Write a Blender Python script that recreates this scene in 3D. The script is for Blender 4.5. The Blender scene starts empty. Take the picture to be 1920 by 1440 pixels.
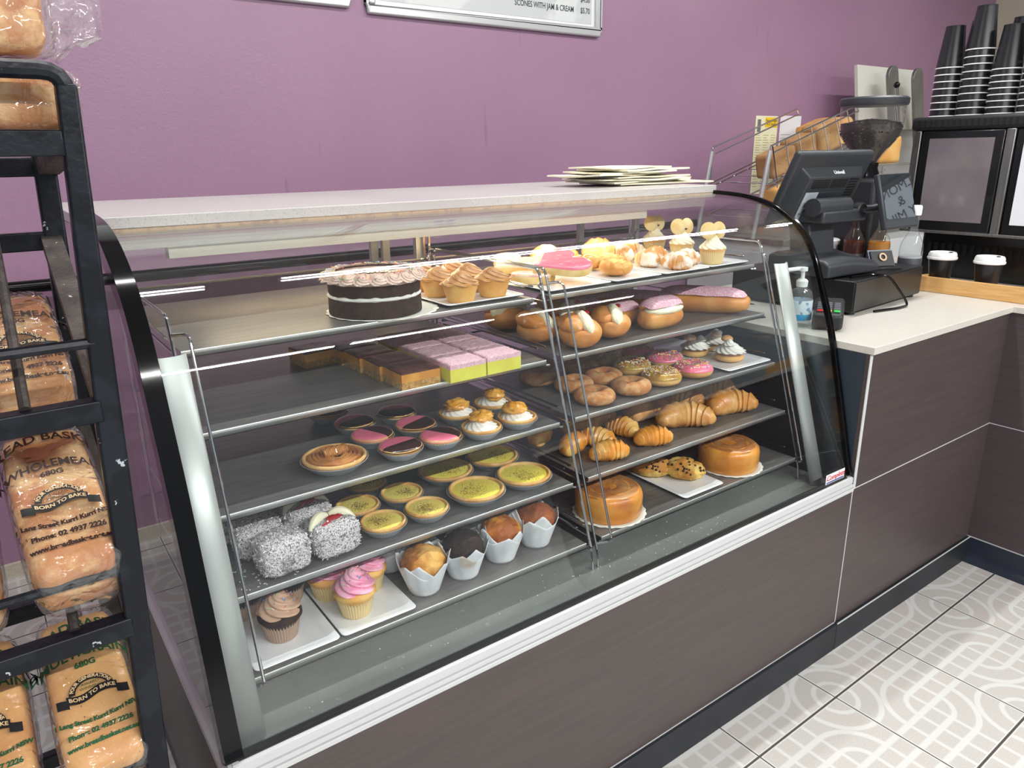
import bpy, bmesh, math, random
from mathutils import Vector, Matrix, noise
from math import sin, cos, pi, radians as rad
random.seed(7)
S = bpy.context.scene
COL = S.collection

# ---------------------------------------------------------------- camera
cam_d = bpy.data.cameras.new('camera'); cam = bpy.data.objects.new('camera', cam_d); COL.objects.link(cam)
cam_d.sensor_fit = 'HORIZONTAL'; cam_d.sensor_width = 36.0; cam_d.lens = 1370.63 / 1920 * 36.0
cam_d.clip_start = 0.02
cam.matrix_world = Matrix.Translation((-1.7833, -0.9221, 1.3784)) @ Matrix.Rotation(-0.627, 4, 'Z') @ Matrix.Rotation(0.0147, 4, 'Y') @ Matrix.Rotation(1.267, 4, 'X')
S.camera = cam
# ---------------------------------------------------------------- world, light, exposure
S.view_settings.view_transform = 'Standard'; S.view_settings.look = 'None'
S.view_settings.gamma = 1; S.view_settings.use_curve_mapping = False
S.view_settings.exposure = -0.12
S.cycles.max_bounces = 10; S.cycles.transparent_max_bounces = 24; S.cycles.diffuse_bounces = 4
S.cycles.glossy_bounces = 5; S.cycles.sample_clamp_indirect = 6; S.cycles.use_denoising = True
w = bpy.data.worlds.new('world'); S.world = w; w.use_nodes = True
w.node_tree.nodes['Background'].inputs[0].default_value = (0.86, 0.93, 1.0, 1)
w.node_tree.nodes['Background'].inputs[1].default_value = 0.55

def area(name, loc, size, energy, col=(1, 1, 1), rot=(0, 0, 0)):
    d = bpy.data.lights.new(name, 'AREA'); d.shape = 'RECTANGLE'; d.size, d.size_y = size; d.energy = energy; d.color = col
    o = bpy.data.objects.new(name, d); o.location = loc; o.rotation_euler = rot; COL.objects.link(o); return o
TUBES = [(-2.45, -1.13, .45, 19), (-.84, .55, .45, 21), (.59, 1.97, .45, 21), (2.3, 3.6, .45, 22), (-1.30, -.02, -2.8, 98), (.10, 1.25, -2.8, 92), (1.5, 2.7, -2.8, 50), (-2.9, -1.6, -2.8, 75)]
for x0_, x1_, y_, e_ in TUBES:
    area('ceiling_tube_area', ((x0_ + x1_) / 2, y_, 2.895), (x1_ - x0_, .05), e_, (1, .985, .96))
area('case_lamp_area', (-0.87, 0.60, 1.200), (1.15, 0.03), 2.3, (1, 0.82, 0.56))

# ---------------------------------------------------------------- helpers
def lin(c):
    return tuple((x / 255 / 12.92) if x / 255 <= .04045 else ((x / 255 + .055) / 1.055) ** 2.4 for x in c)
MATS = {}
def mat(name, col, rough=.5, metal=0, col2=None, sc=20, lo=.4, hi=.6, bump=0, bsc=60, coat=0, sss=0, spec=.5, det=4,
        stretch=(1, 1, 1), emit=0, bdet=3, col3=None, sc3=5, lo3=.5, hi3=.6):
    if name in MATS: return MATS[name]
    m = bpy.data.materials.new(name); m.use_nodes = True; nt = m.node_tree; n = nt.nodes; L = nt.links
    b = n['Principled BSDF']; c = lin(col)
    b.inputs['Base Color'].default_value = (*c, 1); b.inputs['Roughness'].default_value = rough
    b.inputs['Metallic'].default_value = metal; b.inputs['Coat Weight'].default_value = coat
    b.inputs['Coat Roughness'].default_value = .08
    b.inputs['Specular IOR Level'].default_value = spec
    if sss:
        b.inputs['Subsurface Weight'].default_value = sss; b.inputs['Subsurface Radius'].default_value = (.01, .005, .003)
        b.inputs['Subsurface Scale'].default_value = .6
    if emit:
        b.inputs['Emission Color'].default_value = (*c, 1); b.inputs['Emission Strength'].default_value = emit
    if col2 or bump or col3:
        tc = n.new('ShaderNodeTexCoord'); oi = n.new('ShaderNodeObjectInfo'); va = n.new('ShaderNodeVectorMath'); va.operation = 'MULTIPLY_ADD'
        va.inputs[1].default_value = stretch; mu = n.new('ShaderNodeMath'); mu.operation = 'MULTIPLY'; mu.inputs[1].default_value = 9.7
        L.new(oi.outputs['Random'], mu.inputs[0]); L.new(tc.outputs['Object'], va.inputs[0]); L.new(mu.outputs[0], va.inputs[2])
        def ramp(fac_sc, d, l, h):
            nz = n.new('ShaderNodeTexNoise'); nz.inputs['Scale'].default_value = fac_sc; nz.inputs['Detail'].default_value = d
            L.new(va.outputs[0], nz.inputs['Vector'])
            mr = n.new('ShaderNodeMapRange'); mr.inputs[1].default_value = l; mr.inputs[2].default_value = h
            L.new(nz.outputs['Fac'], mr.inputs[0]); return mr
        prev = None
        for cc, s_, l_, h_ in ((col2, sc, lo, hi), (col3, sc3, lo3, hi3)):
            if cc:
                mr = ramp(s_, det, l_, h_); mx = n.new('ShaderNodeMix'); mx.data_type = 'RGBA'
                if prev: L.new(prev, mx.inputs[6])
                else: mx.inputs[6].default_value = (*c, 1)
                mx.inputs[7].default_value = (*lin(cc), 1)
                L.new(mr.outputs[0], mx.inputs[0]); prev = mx.outputs[2]
        if prev: L.new(prev, b.inputs['Base Color'])
        if bump:
            nz = n.new('ShaderNodeTexNoise'); nz.inputs['Scale'].default_value = bsc; nz.inputs['Detail'].default_value = bdet
            L.new(va.outputs[0], nz.inputs['Vector'])
            bp = n.new('ShaderNodeBump'); bp.inputs['Strength'].default_value = min(1, bump); bp.inputs['Distance'].default_value = .003 * max(1, bump)
            L.new(nz.outputs['Fac'], bp.inputs['Height']); L.new(bp.outputs[0], b.inputs['Normal'])
    MATS[name] = m; return m
def film(name, tint=(1, 1, 1), refl=.05, rough=.0, haze=0.0, wrinkle=0, wsc=20, ior=1.5):
    """thin clear sheet: see-through with a fresnel reflection, optional milky haze"""
    if name in MATS: return MATS[name]
    m = bpy.data.materials.new(name); m.use_nodes = True; nt = m.node_tree; n = nt.nodes; L = nt.links
    n.remove(n['Principled BSDF']); out = n['Material Output']
    tr = n.new('ShaderNodeBsdfTransparent'); tr.inputs[0].default_value = (*tint, 1)
    gl = n.new('ShaderNodeBsdfGlossy'); gl.inputs['Roughness'].default_value = rough
    fr = n.new('ShaderNodeFresnel'); ge = n.new('ShaderNodeNewGeometry'); mr = n.new('ShaderNodeMapRange')
    mr.inputs[3].default_value = ior; mr.inputs[4].default_value = 1 / ior      # same reflectance on both faces of the sheet
    L.new(ge.outputs['Backfacing'], mr.inputs[0]); L.new(mr.outputs[0], fr.inputs[0])
    mx = n.new('ShaderNodeMixShader'); L.new(fr.outputs[0], mx.inputs[0])
    if haze:
        df = n.new('ShaderNodeBsdfDiffuse'); df.inputs[0].default_value = (.85, .87, .88, 1)
        m2 = n.new('ShaderNodeMixShader'); m2.inputs[0].default_value = haze
        L.new(tr.outputs[0], m2.inputs[1]); L.new(df.outputs[0], m2.inputs[2]); L.new(m2.outputs[0], mx.inputs[1])
    else: L.new(tr.outputs[0], mx.inputs[1])
    L.new(gl.outputs[0], mx.inputs[2]); L.new(mx.outputs[0], out.inputs[0])
    if wrinkle:
        tc = n.new('ShaderNodeTexCoord'); nz = n.new('ShaderNodeTexNoise'); nz.inputs['Scale'].default_value = wsc; nz.inputs['Detail'].default_value = 2
        nz.inputs['Distortion'].default_value = 1.2
        bp = n.new('ShaderNodeBump'); bp.inputs['Strength'].default_value = 1; bp.inputs['Distance'].default_value = wrinkle
        L.new(tc.outputs['Object'], nz.inputs['Vector']); L.new(nz.outputs['Fac'], bp.inputs['Height'])
        L.new(bp.outputs[0], gl.inputs['Normal']); L.new(bp.outputs[0], fr.inputs['Normal'])
    MATS[name] = m; return m

def fillet(pts, r, n=4, closed=False):
    out = []; N = len(pts); P = [Vector(p) for p in pts]
    for i in range(N):
        if not closed and i in (0, N - 1): out.append(P[i]); continue
        a, b, c = P[i - 1], P[i], P[(i + 1) % N]
        u = (a - b); v = (c - b); rr = min(r, u.length * .49, v.length * .49); u.normalize(); v.normalize()
        for k in range(n + 1):
            t = k / n; out.append((b + u * rr) * (1 - t) ** 2 + b * 2 * t * (1 - t) + (b + v * rr) * t * t)
    return out
class G:
    def __init__(s): s.v = []; s.f = []; s.mi = []; s.k = 0
    def add(s, vs, fs, M=None):
        o = len(s.v); s.v += [(M @ Vector(p)) if M else Vector(p) for p in vs]
        s.f += [tuple(i + o for i in f) for f in fs]; s.mi += [s.k] * len(fs); return s
    def box(s, x0, y0, z0, x1, y1, z1, M=None):
        vs = [(x, y, z) for x in (x0, x1) for y in (y0, y1) for z in (z0, z1)]
        return s.add(vs, [(0, 1, 3, 2), (4, 6, 7, 5), (0, 4, 5, 1), (2, 3, 7, 6), (0, 2, 6, 4), (1, 5, 7, 3)], M)
    def tube(s, pts, r, n=8, closed=False, M=None):
        P = [Vector(p) for p in pts]; N = len(P); rs = r if isinstance(r, (list, tuple)) else [r] * N
        vs = []; fs = []; up = None
        for i in range(N):
            if closed: d = P[(i + 1) % N] - P[i - 1]
            else: d = P[min(i + 1, N - 1)] - P[max(i - 1, 0)]
            d = d.normalized() if d.length > 1e-9 else Vector((0, 0, 1))
            if up is None: up = Vector((0, 0, 1)) if abs(d.z) < .9 else Vector((1, 0, 0))
            a = d.cross(up); a = a.normalized() if a.length > 1e-6 else d.orthogonal().normalized(); up = a.cross(d).normalized()
            for k in range(n):
                t = 2 * pi * k / n; vs.append(P[i] + (a * cos(t) + up * sin(t)) * rs[i])
        for i in range(N if closed else N - 1):
            j = (i + 1) % N
            for k in range(n): fs.append((i * n + k, i * n + (k + 1) % n, j * n + (k + 1) % n, j * n + k))
        if not closed: fs.append(tuple(range(n))[::-1]); fs.append(tuple((N - 1) * n + k for k in range(n)))
        return s.add(vs, fs, M)
    def lathe(s, prof, n=32, fn=None, M=None, cap=False):
        vs = []; fs = []; m = len(prof)
        for j, (r, z) in enumerate(prof):
            for i in range(n):
                t = 2 * pi * i / n; p = Vector((r * cos(t), r * sin(t), z)); vs.append(fn(p, t, j) if fn else p)
        for j in range(m - 1):
            for i in range(n):
                k = (i + 1) % n; fs.append((j * n + i, j * n + k, (j + 1) * n + k, (j + 1) * n + i))
        if cap: fs.append(tuple(range(n))[::-1]); fs.append(tuple((m - 1) * n + i for i in range(n)))
        return s.add(vs, fs, M)
    def prism(s, poly, z0, z1, M=None):
        n = len(poly); vs = [(x, y, z0) for x, y in poly] + [(x, y, z1) for x, y in poly]
        fs = [tuple(range(n))[::-1], tuple(range(n, 2 * n))] + [(i, (i + 1) % n, n + (i + 1) % n, n + i) for i in range(n)]
        return s.add(vs, fs, M)
    def ball(s, c, r, n=16, m=10, fn=None, M=None):
        rx, ry, rz = r if isinstance(r, (tuple, list)) else (r, r, r); vs = []; fs = []
        for j in range(m + 1):
            ph = pi * j / m - pi / 2
            for i in range(n):
                t = 2 * pi * i / n; d = Vector((cos(ph) * cos(t), cos(ph) * sin(t), sin(ph))); k = fn(d) if fn else 1
                vs.append(Vector(c) + Vector((d.x * rx, d.y * ry, d.z * rz)) * k)
        for j in range(m):
            for i in range(n):
                k = (i + 1) % n; fs.append((j * n + i, j * n + k, (j + 1) * n + k, (j + 1) * n + i))
        return s.add(vs, fs, M)
    def grid(s, nu, nv, fn, M=None, closeu=False):
        vs = [fn(i / nu if not closeu else i / nu, j / nv) for j in range(nv + 1) for i in range(nu + (0 if closeu else 1))]
        w_ = nu if closeu else nu + 1; fs = []
        for j in range(nv):
            for i in range(nu):
                k = (i + 1) % w_ if closeu else i + 1; fs.append((j * w_ + i, j * w_ + k, (j + 1) * w_ + k, (j + 1) * w_ + i))
        return s.add(vs, fs, M)
    def build(s, name, mats, parent=None, bevel=0, ang=35, solid=0, seg=2, sub=0):
        me = bpy.data.meshes.new(name); me.from_pydata([tuple(p) for p in s.v], [], s.f)
        mats = mats if isinstance(mats, (list, tuple)) else [mats]
        for m in mats: me.materials.append(m)
        me.polygons.foreach_set('material_index', s.mi); me.update()
        bm = bmesh.new(); bm.from_mesh(me); bmesh.ops.remove_doubles(bm, verts=bm.verts, dist=1e-6)
        bmesh.ops.recalc_face_normals(bm, faces=bm.faces)
        for f in bm.faces: f.smooth = True
        for e in bm.edges:
            if len(e.link_faces) == 2 and e.calc_face_angle(0) > rad(ang): e.smooth = False
        bm.to_mesh(me); bm.free()
        o = bpy.data.objects.new(name, me); COL.objects.link(o); o.parent = parent
        if bevel:
            b = o.modifiers.new('edge', 'BEVEL'); b.width = bevel; b.segments = seg; b.limit_method = 'ANGLE'; b.angle_limit = rad(ang)
        if solid:
            b = o.modifiers.new('thick', 'SOLIDIFY'); b.thickness = solid; b.offset = 0
        if sub:
            b = o.modifiers.new('sub', 'SUBSURF'); b.levels = sub; b.render_levels = sub
        return o
def thing(name, label, cat, loc=(0, 0, 0), rz=0, group=None, rot=None):
    o = bpy.data.objects.new(name, None); COL.objects.link(o); o.empty_display_size = .02
    o.location = loc; o.rotation_euler = rot if rot else (0, 0, rz)
    o['label'] = label; o['category'] = cat
    if group: o['group'] = group
    return o
def tag(o, label, cat, group=None):
    o['label'] = label; o['category'] = cat
    if group: o['group'] = group
    return o
def struct(o): o['kind'] = 'structure'; return o
def lab(o, t): o['label'] = t; return o
def stuff(o): o['kind'] = 'stuff'; return o
def dup(root, loc, rz=0, label=None, group=None, sc=None, rot=None):
    def cp(o, parent):
        c = o.copy(); COL.objects.link(c); c.parent = parent
        for ch in list(o.children): cp(ch, c)
        return c
    r = cp(root, None); r.location = loc; r.rotation_euler = rot if rot else (0, 0, rz)
    if label: r['label'] = label
    if group: r['group'] = group
    if sc: r.scale = (sc, sc, sc) if not isinstance(sc, tuple) else sc
    return r
def place(made, spots, group=None):
    """spots: (x,y,z,rz,label[,scale]); first spot moves the source itself"""
    for i, sp in enumerate(spots):
        x, y, z, rz, lb = sp[:5]; sc = sp[5] if len(sp) > 5 else 1
        if i == 0:
            made.location = (x, y, z); made.rotation_euler = (0, 0, rz); made['label'] = lb
            if group: made['group'] = group
            made.scale = (sc, sc, sc)
        else: dup(made, (x, y, z), rz, lb, group, sc)
def text(name, body, size, m, parent, M, warp=None, extrude=.0002, align='CENTER', shear=0, bold=0, sx=1):
    cu = bpy.data.curves.new(name, 'FONT'); cu.body = body; cu.size = size; cu.align_x = align; cu.align_y = 'CENTER'
    cu.extrude = 0 if warp else extrude; cu.shear = shear; cu.offset = bold; cu.resolution_u = 3
    t = bpy.data.objects.new(name, cu); COL.objects.link(t); me = bpy.data.meshes.new_from_object(t)
    bpy.data.objects.remove(t); bpy.data.curves.remove(cu)
    me.name = name; me.materials.clear(); me.materials.append(m)
    if warp:
        bm = bmesh.new(); bm.from_mesh(me); bmesh.ops.triangulate(bm, faces=bm.faces)
        bm.to_mesh(me); bm.free()
    for v in me.vertices:
        p = v.co.copy(); p.x *= sx
        if warp: p = warp(p)
        v.co = M @ p if M else p
    o = bpy.data.objects.new(name, me); COL.objects.link(o); o.parent = parent; return o
def XZ(x, y, z, face=-1):   # text plane facing -y
    return Matrix.Translation((x, y, z)) @ Matrix.Rotation(pi / 2, 4, 'X')
def T3(x, y, z): return Matrix.Translation((x, y, z))
def RZ(a): return Matrix.Rotation(a, 4, 'Z')
def RX(a): return Matrix.Rotation(a, 4, 'X')
def RY(a): return Matrix.Rotation(a, 4, 'Y')
def nz(p, s=1, o=0): return noise.noise(Vector(p) * s + Vector((o, o * 1.7, -o)))

# ---------------------------------------------------------------- materials
STEEL = mat('brushed_steel', (150, 150, 148), .38, .85, col2=(128, 128, 128), sc=8, stretch=(1, 14, 1), lo=.3, hi=.7)
DECK = mat('deck_steel', (150, 154, 151), .42, .3, col2=(132, 137, 134), sc=6, lo=.3, hi=.7, col3=(168, 170, 165), sc3=70, lo3=.66, hi3=.72)
TRAY = mat('tray_steel', (132, 130, 128), .36, .45, col2=(112, 110, 110), sc=9, stretch=(1, 10, 1), lo=.3, hi=.7)
CHROME = mat('chrome', (205, 208, 212), .12, 1)
ALU = mat('aluminium', (205, 207, 207), .35, .75)
SILVER = mat('silver_cover', (196, 200, 198), .42, .45, col2=(176, 182, 183), sc=3, lo=.35, hi=.65, stretch=(1, 1, .3))
WHITEM = mat('white_laminate_edge', (196, 198, 199), .4)
BLACKG = mat('black_gloss_trim', (6, 6, 8), .1, 0, spec=.3)
BLACKP = mat('black_plastic', (30, 32, 36), .45, bump=.15, bsc=600)
DARKP = mat('charcoal_plastic', (48, 52, 58), .42, bump=.1, bsc=700)
BROWN = mat('brown_laminate', (77, 67, 66), .42, 0, col2=(70, 61, 60), sc=5, stretch=(1, 1, 22), lo=.35, hi=.65, bump=.1, bsc=90)
KICK = mat('black_kick_vinyl', (30, 33, 39), .45, 0, spec=.3, col2=(36, 39, 45), sc=6, lo=.4, hi=.6)
STONE = mat('speckled_stone', (196, 192, 189), .3, 0, col2=(172, 174, 172), sc=320, lo=.56, hi=.66, det=2, col3=(188, 183, 182), sc3=3)
CTOP = mat('pale_worktop', (203, 200, 192), .35, 0, col2=(194, 190, 183), sc=260, lo=.55, hi=.65, det=2)
PLATE = mat('white_melamine', (228, 230, 234), .22, coat=.2)
PAPER = mat('white_paper', (232, 231, 222), .8, sss=.05)
GLASS = film('case_glass', (.97, .985, .98))
FOIL = mat('foil', (206, 210, 216), .32, .45, bump=.3, bsc=90)
PASTRY = mat('shortcrust', (226, 184, 120), .6, col2=(207, 152, 82), sc=28, bump=.25, bsc=220, sss=.1)
GOLD = mat('golden_pastry', (214, 142, 62), .42, col2=(236, 186, 104), sc=34, lo=.42, hi=.62, bump=.35, bsc=120, coat=.15, col3=(170, 96, 38), sc3=12, lo3=.56, hi3=.7)
BREADC = mat('bread_crust', (214, 150, 84), .6, col2=(184, 112, 50), sc=14, lo=.38, hi=.62, bump=.45, bsc=240, col3=(232, 190, 132), sc3=30, lo3=.46, hi3=.64)
BREADS = mat('bread_side', (231, 178, 122), .7, col2=(204, 138, 84), sc=70, lo=.55, hi=.7, bump=.4, bsc=240)
BUN = mat('bun_crust', (208, 134, 62), .38, col2=(226, 164, 92), sc=14, lo=.42, hi=.62, bump=.15, bsc=80, col3=(168, 96, 42), sc3=10, lo3=.58, hi3=.72)
CREAM = mat('whipped_cream', (247, 240, 212), .45, sss=.3, bump=.15, bsc=90)
WCREAM = mat('white_cream', (245, 243, 236), .45, sss=.3, bump=.12, bsc=90)
SUGAR = mat('icing_sugar', (246, 240, 232), .85, col2=(222, 168, 108), sc=45, lo=.52, hi=.64, bump=.4, bsc=150)
PINK = mat('pink_icing', (240, 122, 150), .22, coat=.35, sss=.15)
CHOC = mat('chocolate_icing', (58, 32, 28), .16, coat=.5, bump=.06, bsc=60)
PFROST = mat('pink_frosting', (244, 158, 190), .4, sss=.25, col2=(250, 190, 212), sc=30)
CFROST = mat('mocha_frosting', (196, 158, 134), .45, sss=.2, col2=(214, 180, 156), sc=30)
CHOCCAKE = mat('chocolate_cake', (60, 38, 30), .85, col2=(42, 26, 22), sc=60, bump=.6, bsc=220)
VCAKE = mat('vanilla_cake', (236, 190, 110), .75, col2=(222, 160, 84), sc=25, bump=.4, bsc=260)
CASEP = mat('cupcake_paper', (240, 214, 158), .75, sss=.1)
CASEC = mat('dark_cupcake_paper', (190, 160, 140), .7)
CARAM = mat('caramel', (176, 112, 56), .2, coat=.5, sss=.2, col2=(202, 140, 78), sc=30)
JAM = mat('red_jam', (170, 14, 28), .1, coat=.8)
SPRK = [mat('sprinkle_white', (245, 240, 225), .4), mat('sprinkle_orange', (240, 150, 60), .4), mat('sprinkle_pink', (238, 120, 140), .4),
        mat('sprinkle_green', (120, 190, 110), .4), mat('sprinkle_yellow', (245, 215, 90), .4), mat('sprinkle_blue', (110, 170, 220), .4)]
MUFP = mat('parchment', (232, 235, 239), .55, col2=(216, 220, 226), sc=16, bump=.3, bsc=50, col3=(186, 168, 152), sc3=11, lo3=.60, hi3=.70)
INK = mat('dark_print', (48, 28, 26), .5)
GREENINK = mat('green_print', (28, 84, 52), .5)
CREAMINK = mat('pale_print', (226, 196, 150), .5)
PRINTB = mat('black_print', (24, 24, 28), .5)
BAG = film('bag_film', (.99, .99, .99), haze=.07, rough=.07, wrinkle=.022, wsc=22, ior=1.75)

# ================================================================ THE ROOM
class NM:
    def __init__(s, m): s.nt = m.node_tree; s.n = s.nt.nodes; s.L = s.nt.links
    def m(s, op, a, b=0, c=0):
        x = s.n.new('ShaderNodeMath'); x.operation = op
        for i, v in enumerate((a, b, c)):
            if isinstance(v, (int, float)): x.inputs[i].default_value = v
            else: s.L.new(v, x.inputs[i])
        return x.outputs[0]
    def line(s, d, w, soft=.012):      # 1 where |d|<w
        a = s.m('ABSOLUTE', d); return s.m('SUBTRACT', 1, s.ss(a, w, w + soft))
    def ss(s, v, lo, hi):
        x = s.n.new('ShaderNodeMapRange'); x.inputs[1].default_value = lo; x.inputs[2].default_value = hi
        s.L.new(v, x.inputs[0]); return x.outputs[0]
def floor_material():
    m = bpy.data.materials.new('patterned_floor_tiles'); m.use_nodes = True; q = NM(m); n, L = q.n, q.L
    b = n['Principled BSDF']; tc = n.new('ShaderNodeTexCoord'); mp = n.new('ShaderNodeMapping'); mp.vector_type = 'POINT'
    T = .3279; mp.inputs['Scale'].default_value = (1 / T, 1 / T, 1)
    L.new(tc.outputs['Object'], mp.inputs[0]); sp = n.new('ShaderNodeSeparateXYZ'); L.new(mp.outputs[0], sp.inputs[0])
    X, Y = sp.outputs[0], sp.outputs[1]
    u = q.m('SUBTRACT', q.m('FRACT', X), .5); v = q.m('SUBTRACT', q.m('FRACT', Y), .5)
    i = q.m('FLOOR', q.m('ADD', X, .5)); j = q.m('FLOOR', q.m('ADD', Y, .5))
    par = q.m('ABSOLUTE', q.m('MODULO', q.m('ADD', i, j), 2))          # corner parity: 0 = ringed corner
    ring_on = q.m('SUBTRACT', 1, par)
    cu = q.m('SUBTRACT', q.m('ABSOLUTE', u), .5); cv = q.m('SUBTRACT', q.m('ABSOLUTE', v), .5)
    rc = q.m('SQRT', q.m('ADD', q.m('MULTIPLY', cu, cu), q.m('MULTIPLY', cv, cv)))
    r0 = q.m('SQRT', q.m('ADD', q.m('MULTIPLY', u, u), q.m('MULTIPLY', v, v)))
    def near6(x, w):                    # lines at 0, 1/6 and 1/3 of a tile from its middle
        a = q.m('ABSOLUTE', x); l = q.line(a, w)
        for k in (1 / 6, 1 / 3): l = q.m('MAXIMUM', l, q.line(q.m('SUBTRACT', a, k), w))
        return l
    arcs = q.line(q.m('SUBTRACT', rc, 1 / 3), .015)
    for rr_, k, w_ in ((rc, 1 / 6, .013), (r0, 1 / 3, .016), (r0, 1 / 6, .014)): arcs = q.m('MAXIMUM', arcs, q.line(q.m('SUBTRACT', rr_, k), w_))
    lines = q.m('MAXIMUM', near6(v, .017), near6(u, .009))
    mid = q.m('MAXIMUM', q.line(v, .017), q.line(u, .009))
    rings = q.m('MULTIPLY', ring_on, arcs); cen = mid
    grid = q.m('MULTIPLY', par, lines)
    edge = q.m('MINIMUM', q.m('ABSOLUTE', cu), q.m('ABSOLUTE', cv))
    pat = q.m('MAXIMUM', q.m('MAXIMUM', rings, cen), grid); pat = q.m('MAXIMUM', pat, q.m('LESS_THAN', edge, .018))
    nz_ = n.new('ShaderNodeTexNoise'); nz_.inputs['Scale'].default_value = 420; nz_.inputs['Detail'].default_value = 1
    L.new(tc.outputs['Object'], nz_.inputs['Vector']); spk = q.ss(nz_.outputs['Fac'], .42, .62)
    n2 = n.new('ShaderNodeTexNoise'); n2.inputs['Scale'].default_value = 5; L.new(tc.outputs['Object'], n2.inputs['Vector'])
    def mix(a, c1, c2):
        x = n.new('ShaderNodeMix'); x.data_type = 'RGBA'; L.new(a, x.inputs[0])
        for k, c in ((6, c1), (7, c2)):
            if isinstance(c, tuple): x.inputs[k].default_value = (*lin(c), 1)
            else: L.new(c, x.inputs[k])
        return x.outputs[2]
    base = mix(spk, (186, 184, 179), (172, 169, 165)); base = mix(q.ss(n2.outputs['Fac'], .45, .7), base, mix(spk, (192, 185, 178), (178, 172, 168)))
    col = mix(q.m('MULTIPLY', pat, .8), base, (203, 204, 202))
    gx = q.m('LESS_THAN', q.m('ABSOLUTE', cv), .0085); gy = q.m('LESS_THAN', q.m('ABSOLUTE', cu), .0055)
    g = q.m('MAXIMUM', gx, gy); col = mix(g, col, (72, 68, 66))
    L.new(col, b.inputs['Base Color']); b.inputs['Roughness'].default_value = .42
    bp = n.new('ShaderNodeBump'); bp.inputs['Strength'].default_value = .5; bp.inputs['Distance'].default_value = .001
    L.new(q.m('SUBTRACT', 1, g), bp.inputs['Height']); L.new(bp.outputs[0], b.inputs['Normal'])
    return m
def wall_material():
    m = bpy.data.materials.new('purple_paint'); m.use_nodes = True; q = NM(m); n, L = q.n, q.L
    b = n['Principled BSDF']; tc = n.new('ShaderNodeTexCoord'); nz_ = n.new('ShaderNodeTexNoise'); nz_.inputs['Scale'].default_value = 1.3
    L.new(tc.outputs['Object'], nz_.inputs['Vector'])
    x = n.new('ShaderNodeMix'); x.data_type = 'RGBA'; L.new(q.ss(nz_.outputs['Fac'], .3, .7), x.inputs[0])
    x.inputs[6].default_value = (*lin((160, 125, 151)), 1); x.inputs[7].default_value = (*lin((152, 116, 144)), 1)
    mp = n.new('ShaderNodeMapping'); mp.inputs['Scale'].default_value = (26, 1, 2.2); L.new(tc.outputs['Object'], mp.inputs[0])
    n3 = n.new('ShaderNodeTexNoise'); n3.inputs['Scale'].default_value = 1; n3.inputs['Detail'].default_value = 3; L.new(mp.outputs[0], n3.inputs['Vector'])
    drip = q.ss(n3.outputs['Fac'], .69, .73)
    y = n.new('ShaderNodeMix'); y.data_type = 'RGBA'; L.new(q.m('MULTIPLY', drip, .28), y.inputs[0]); L.new(x.outputs[2], y.inputs[6])
    y.inputs[7].default_value = (*lin((108, 78, 106)), 1)
    L.new(y.outputs[2], b.inputs['Base Color']); b.inputs['Roughness'].default_value = .36
    n4 = n.new('ShaderNodeTexNoise'); n4.inputs['Scale'].default_value = 130; L.new(tc.outputs['Object'], n4.inputs['Vector'])
    bp = n.new('ShaderNodeBump'); bp.inputs['Strength'].default_value = .35; bp.inputs['Distance'].default_value = .002
    L.new(n4.outputs['Fac'], bp.inputs['Height']); L.new(bp.outputs[0], b.inputs['Normal']); return m
fl = struct(G().box(-6, -9, -.08, 7, 6, 0).build('floor', floor_material()))
me = fl.data                                  # lay the tile grid where the joints run
fl.location = (.482, -.1147, 0); fl.rotation_euler = (0, 0, .0101)
WALL = wall_material()
struct(G().box(-5, 1.92, 0, 4.86, 2.07, 3.0).build('wall_back', WALL))
BEIGE = mat('beige_wall_paint', (196, 190, 172), .6, col2=(188, 182, 164), sc=2)
struct(G().box(4.86, -1, 0, 5.0, 2.07, 3.0).build('wall_right', BEIGE))
struct(G().box(-5, -4.2, 3.0, 5.0, 2.07, 3.1).build('ceiling', mat('ceiling_white', (190, 190, 190), .8)))
struct(G().box(-5, 1.905, 0, 4.86, 1.92, .052).build('baseboard_back', mat('tile_skirting', (210, 200, 184), .5, col2=(196, 186, 172), sc=200)))
LAMP = mat('ceiling_tube_glow', (255, 253, 248), .5, emit=14)
def tube_light(x0, x1, y):
    t = thing('ceiling_tube_light', 'long white tube light fixed to the white ceiling, mirrored in the curved glass', 'light', ((x0 + x1) / 2, y, 3.0), group='ceiling tube lights')
    h = (x1 - x0) / 2
    G().box(-h, -.05, -.06, h, .05, 0).build('housing', WHITEM, t)
    G().tube([(-h + .02, 0, -.08), (h - .02, 0, -.08)], .02, 10).build('tube', LAMP, t)
for a in TUBES: tube_light(*a[:3])
# wall rail
t = thing('wall_rail', 'black pipe rail running along the purple wall behind the display case', 'rail', (0, 1.86, 1.0))
G().tube([(-2.6, 0, 0), (1.5, 0, 0)], .02, 14).build('pipe', mat('black_metal_gloss', (24, 23, 26), .2, .6), t)
for x in (-2.3, -1.2, -.1, 1.0): G().tube([(x, 0, 0), (x, .055, 0)], .01, 8).build('bracket', BLACKP, t)

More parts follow.
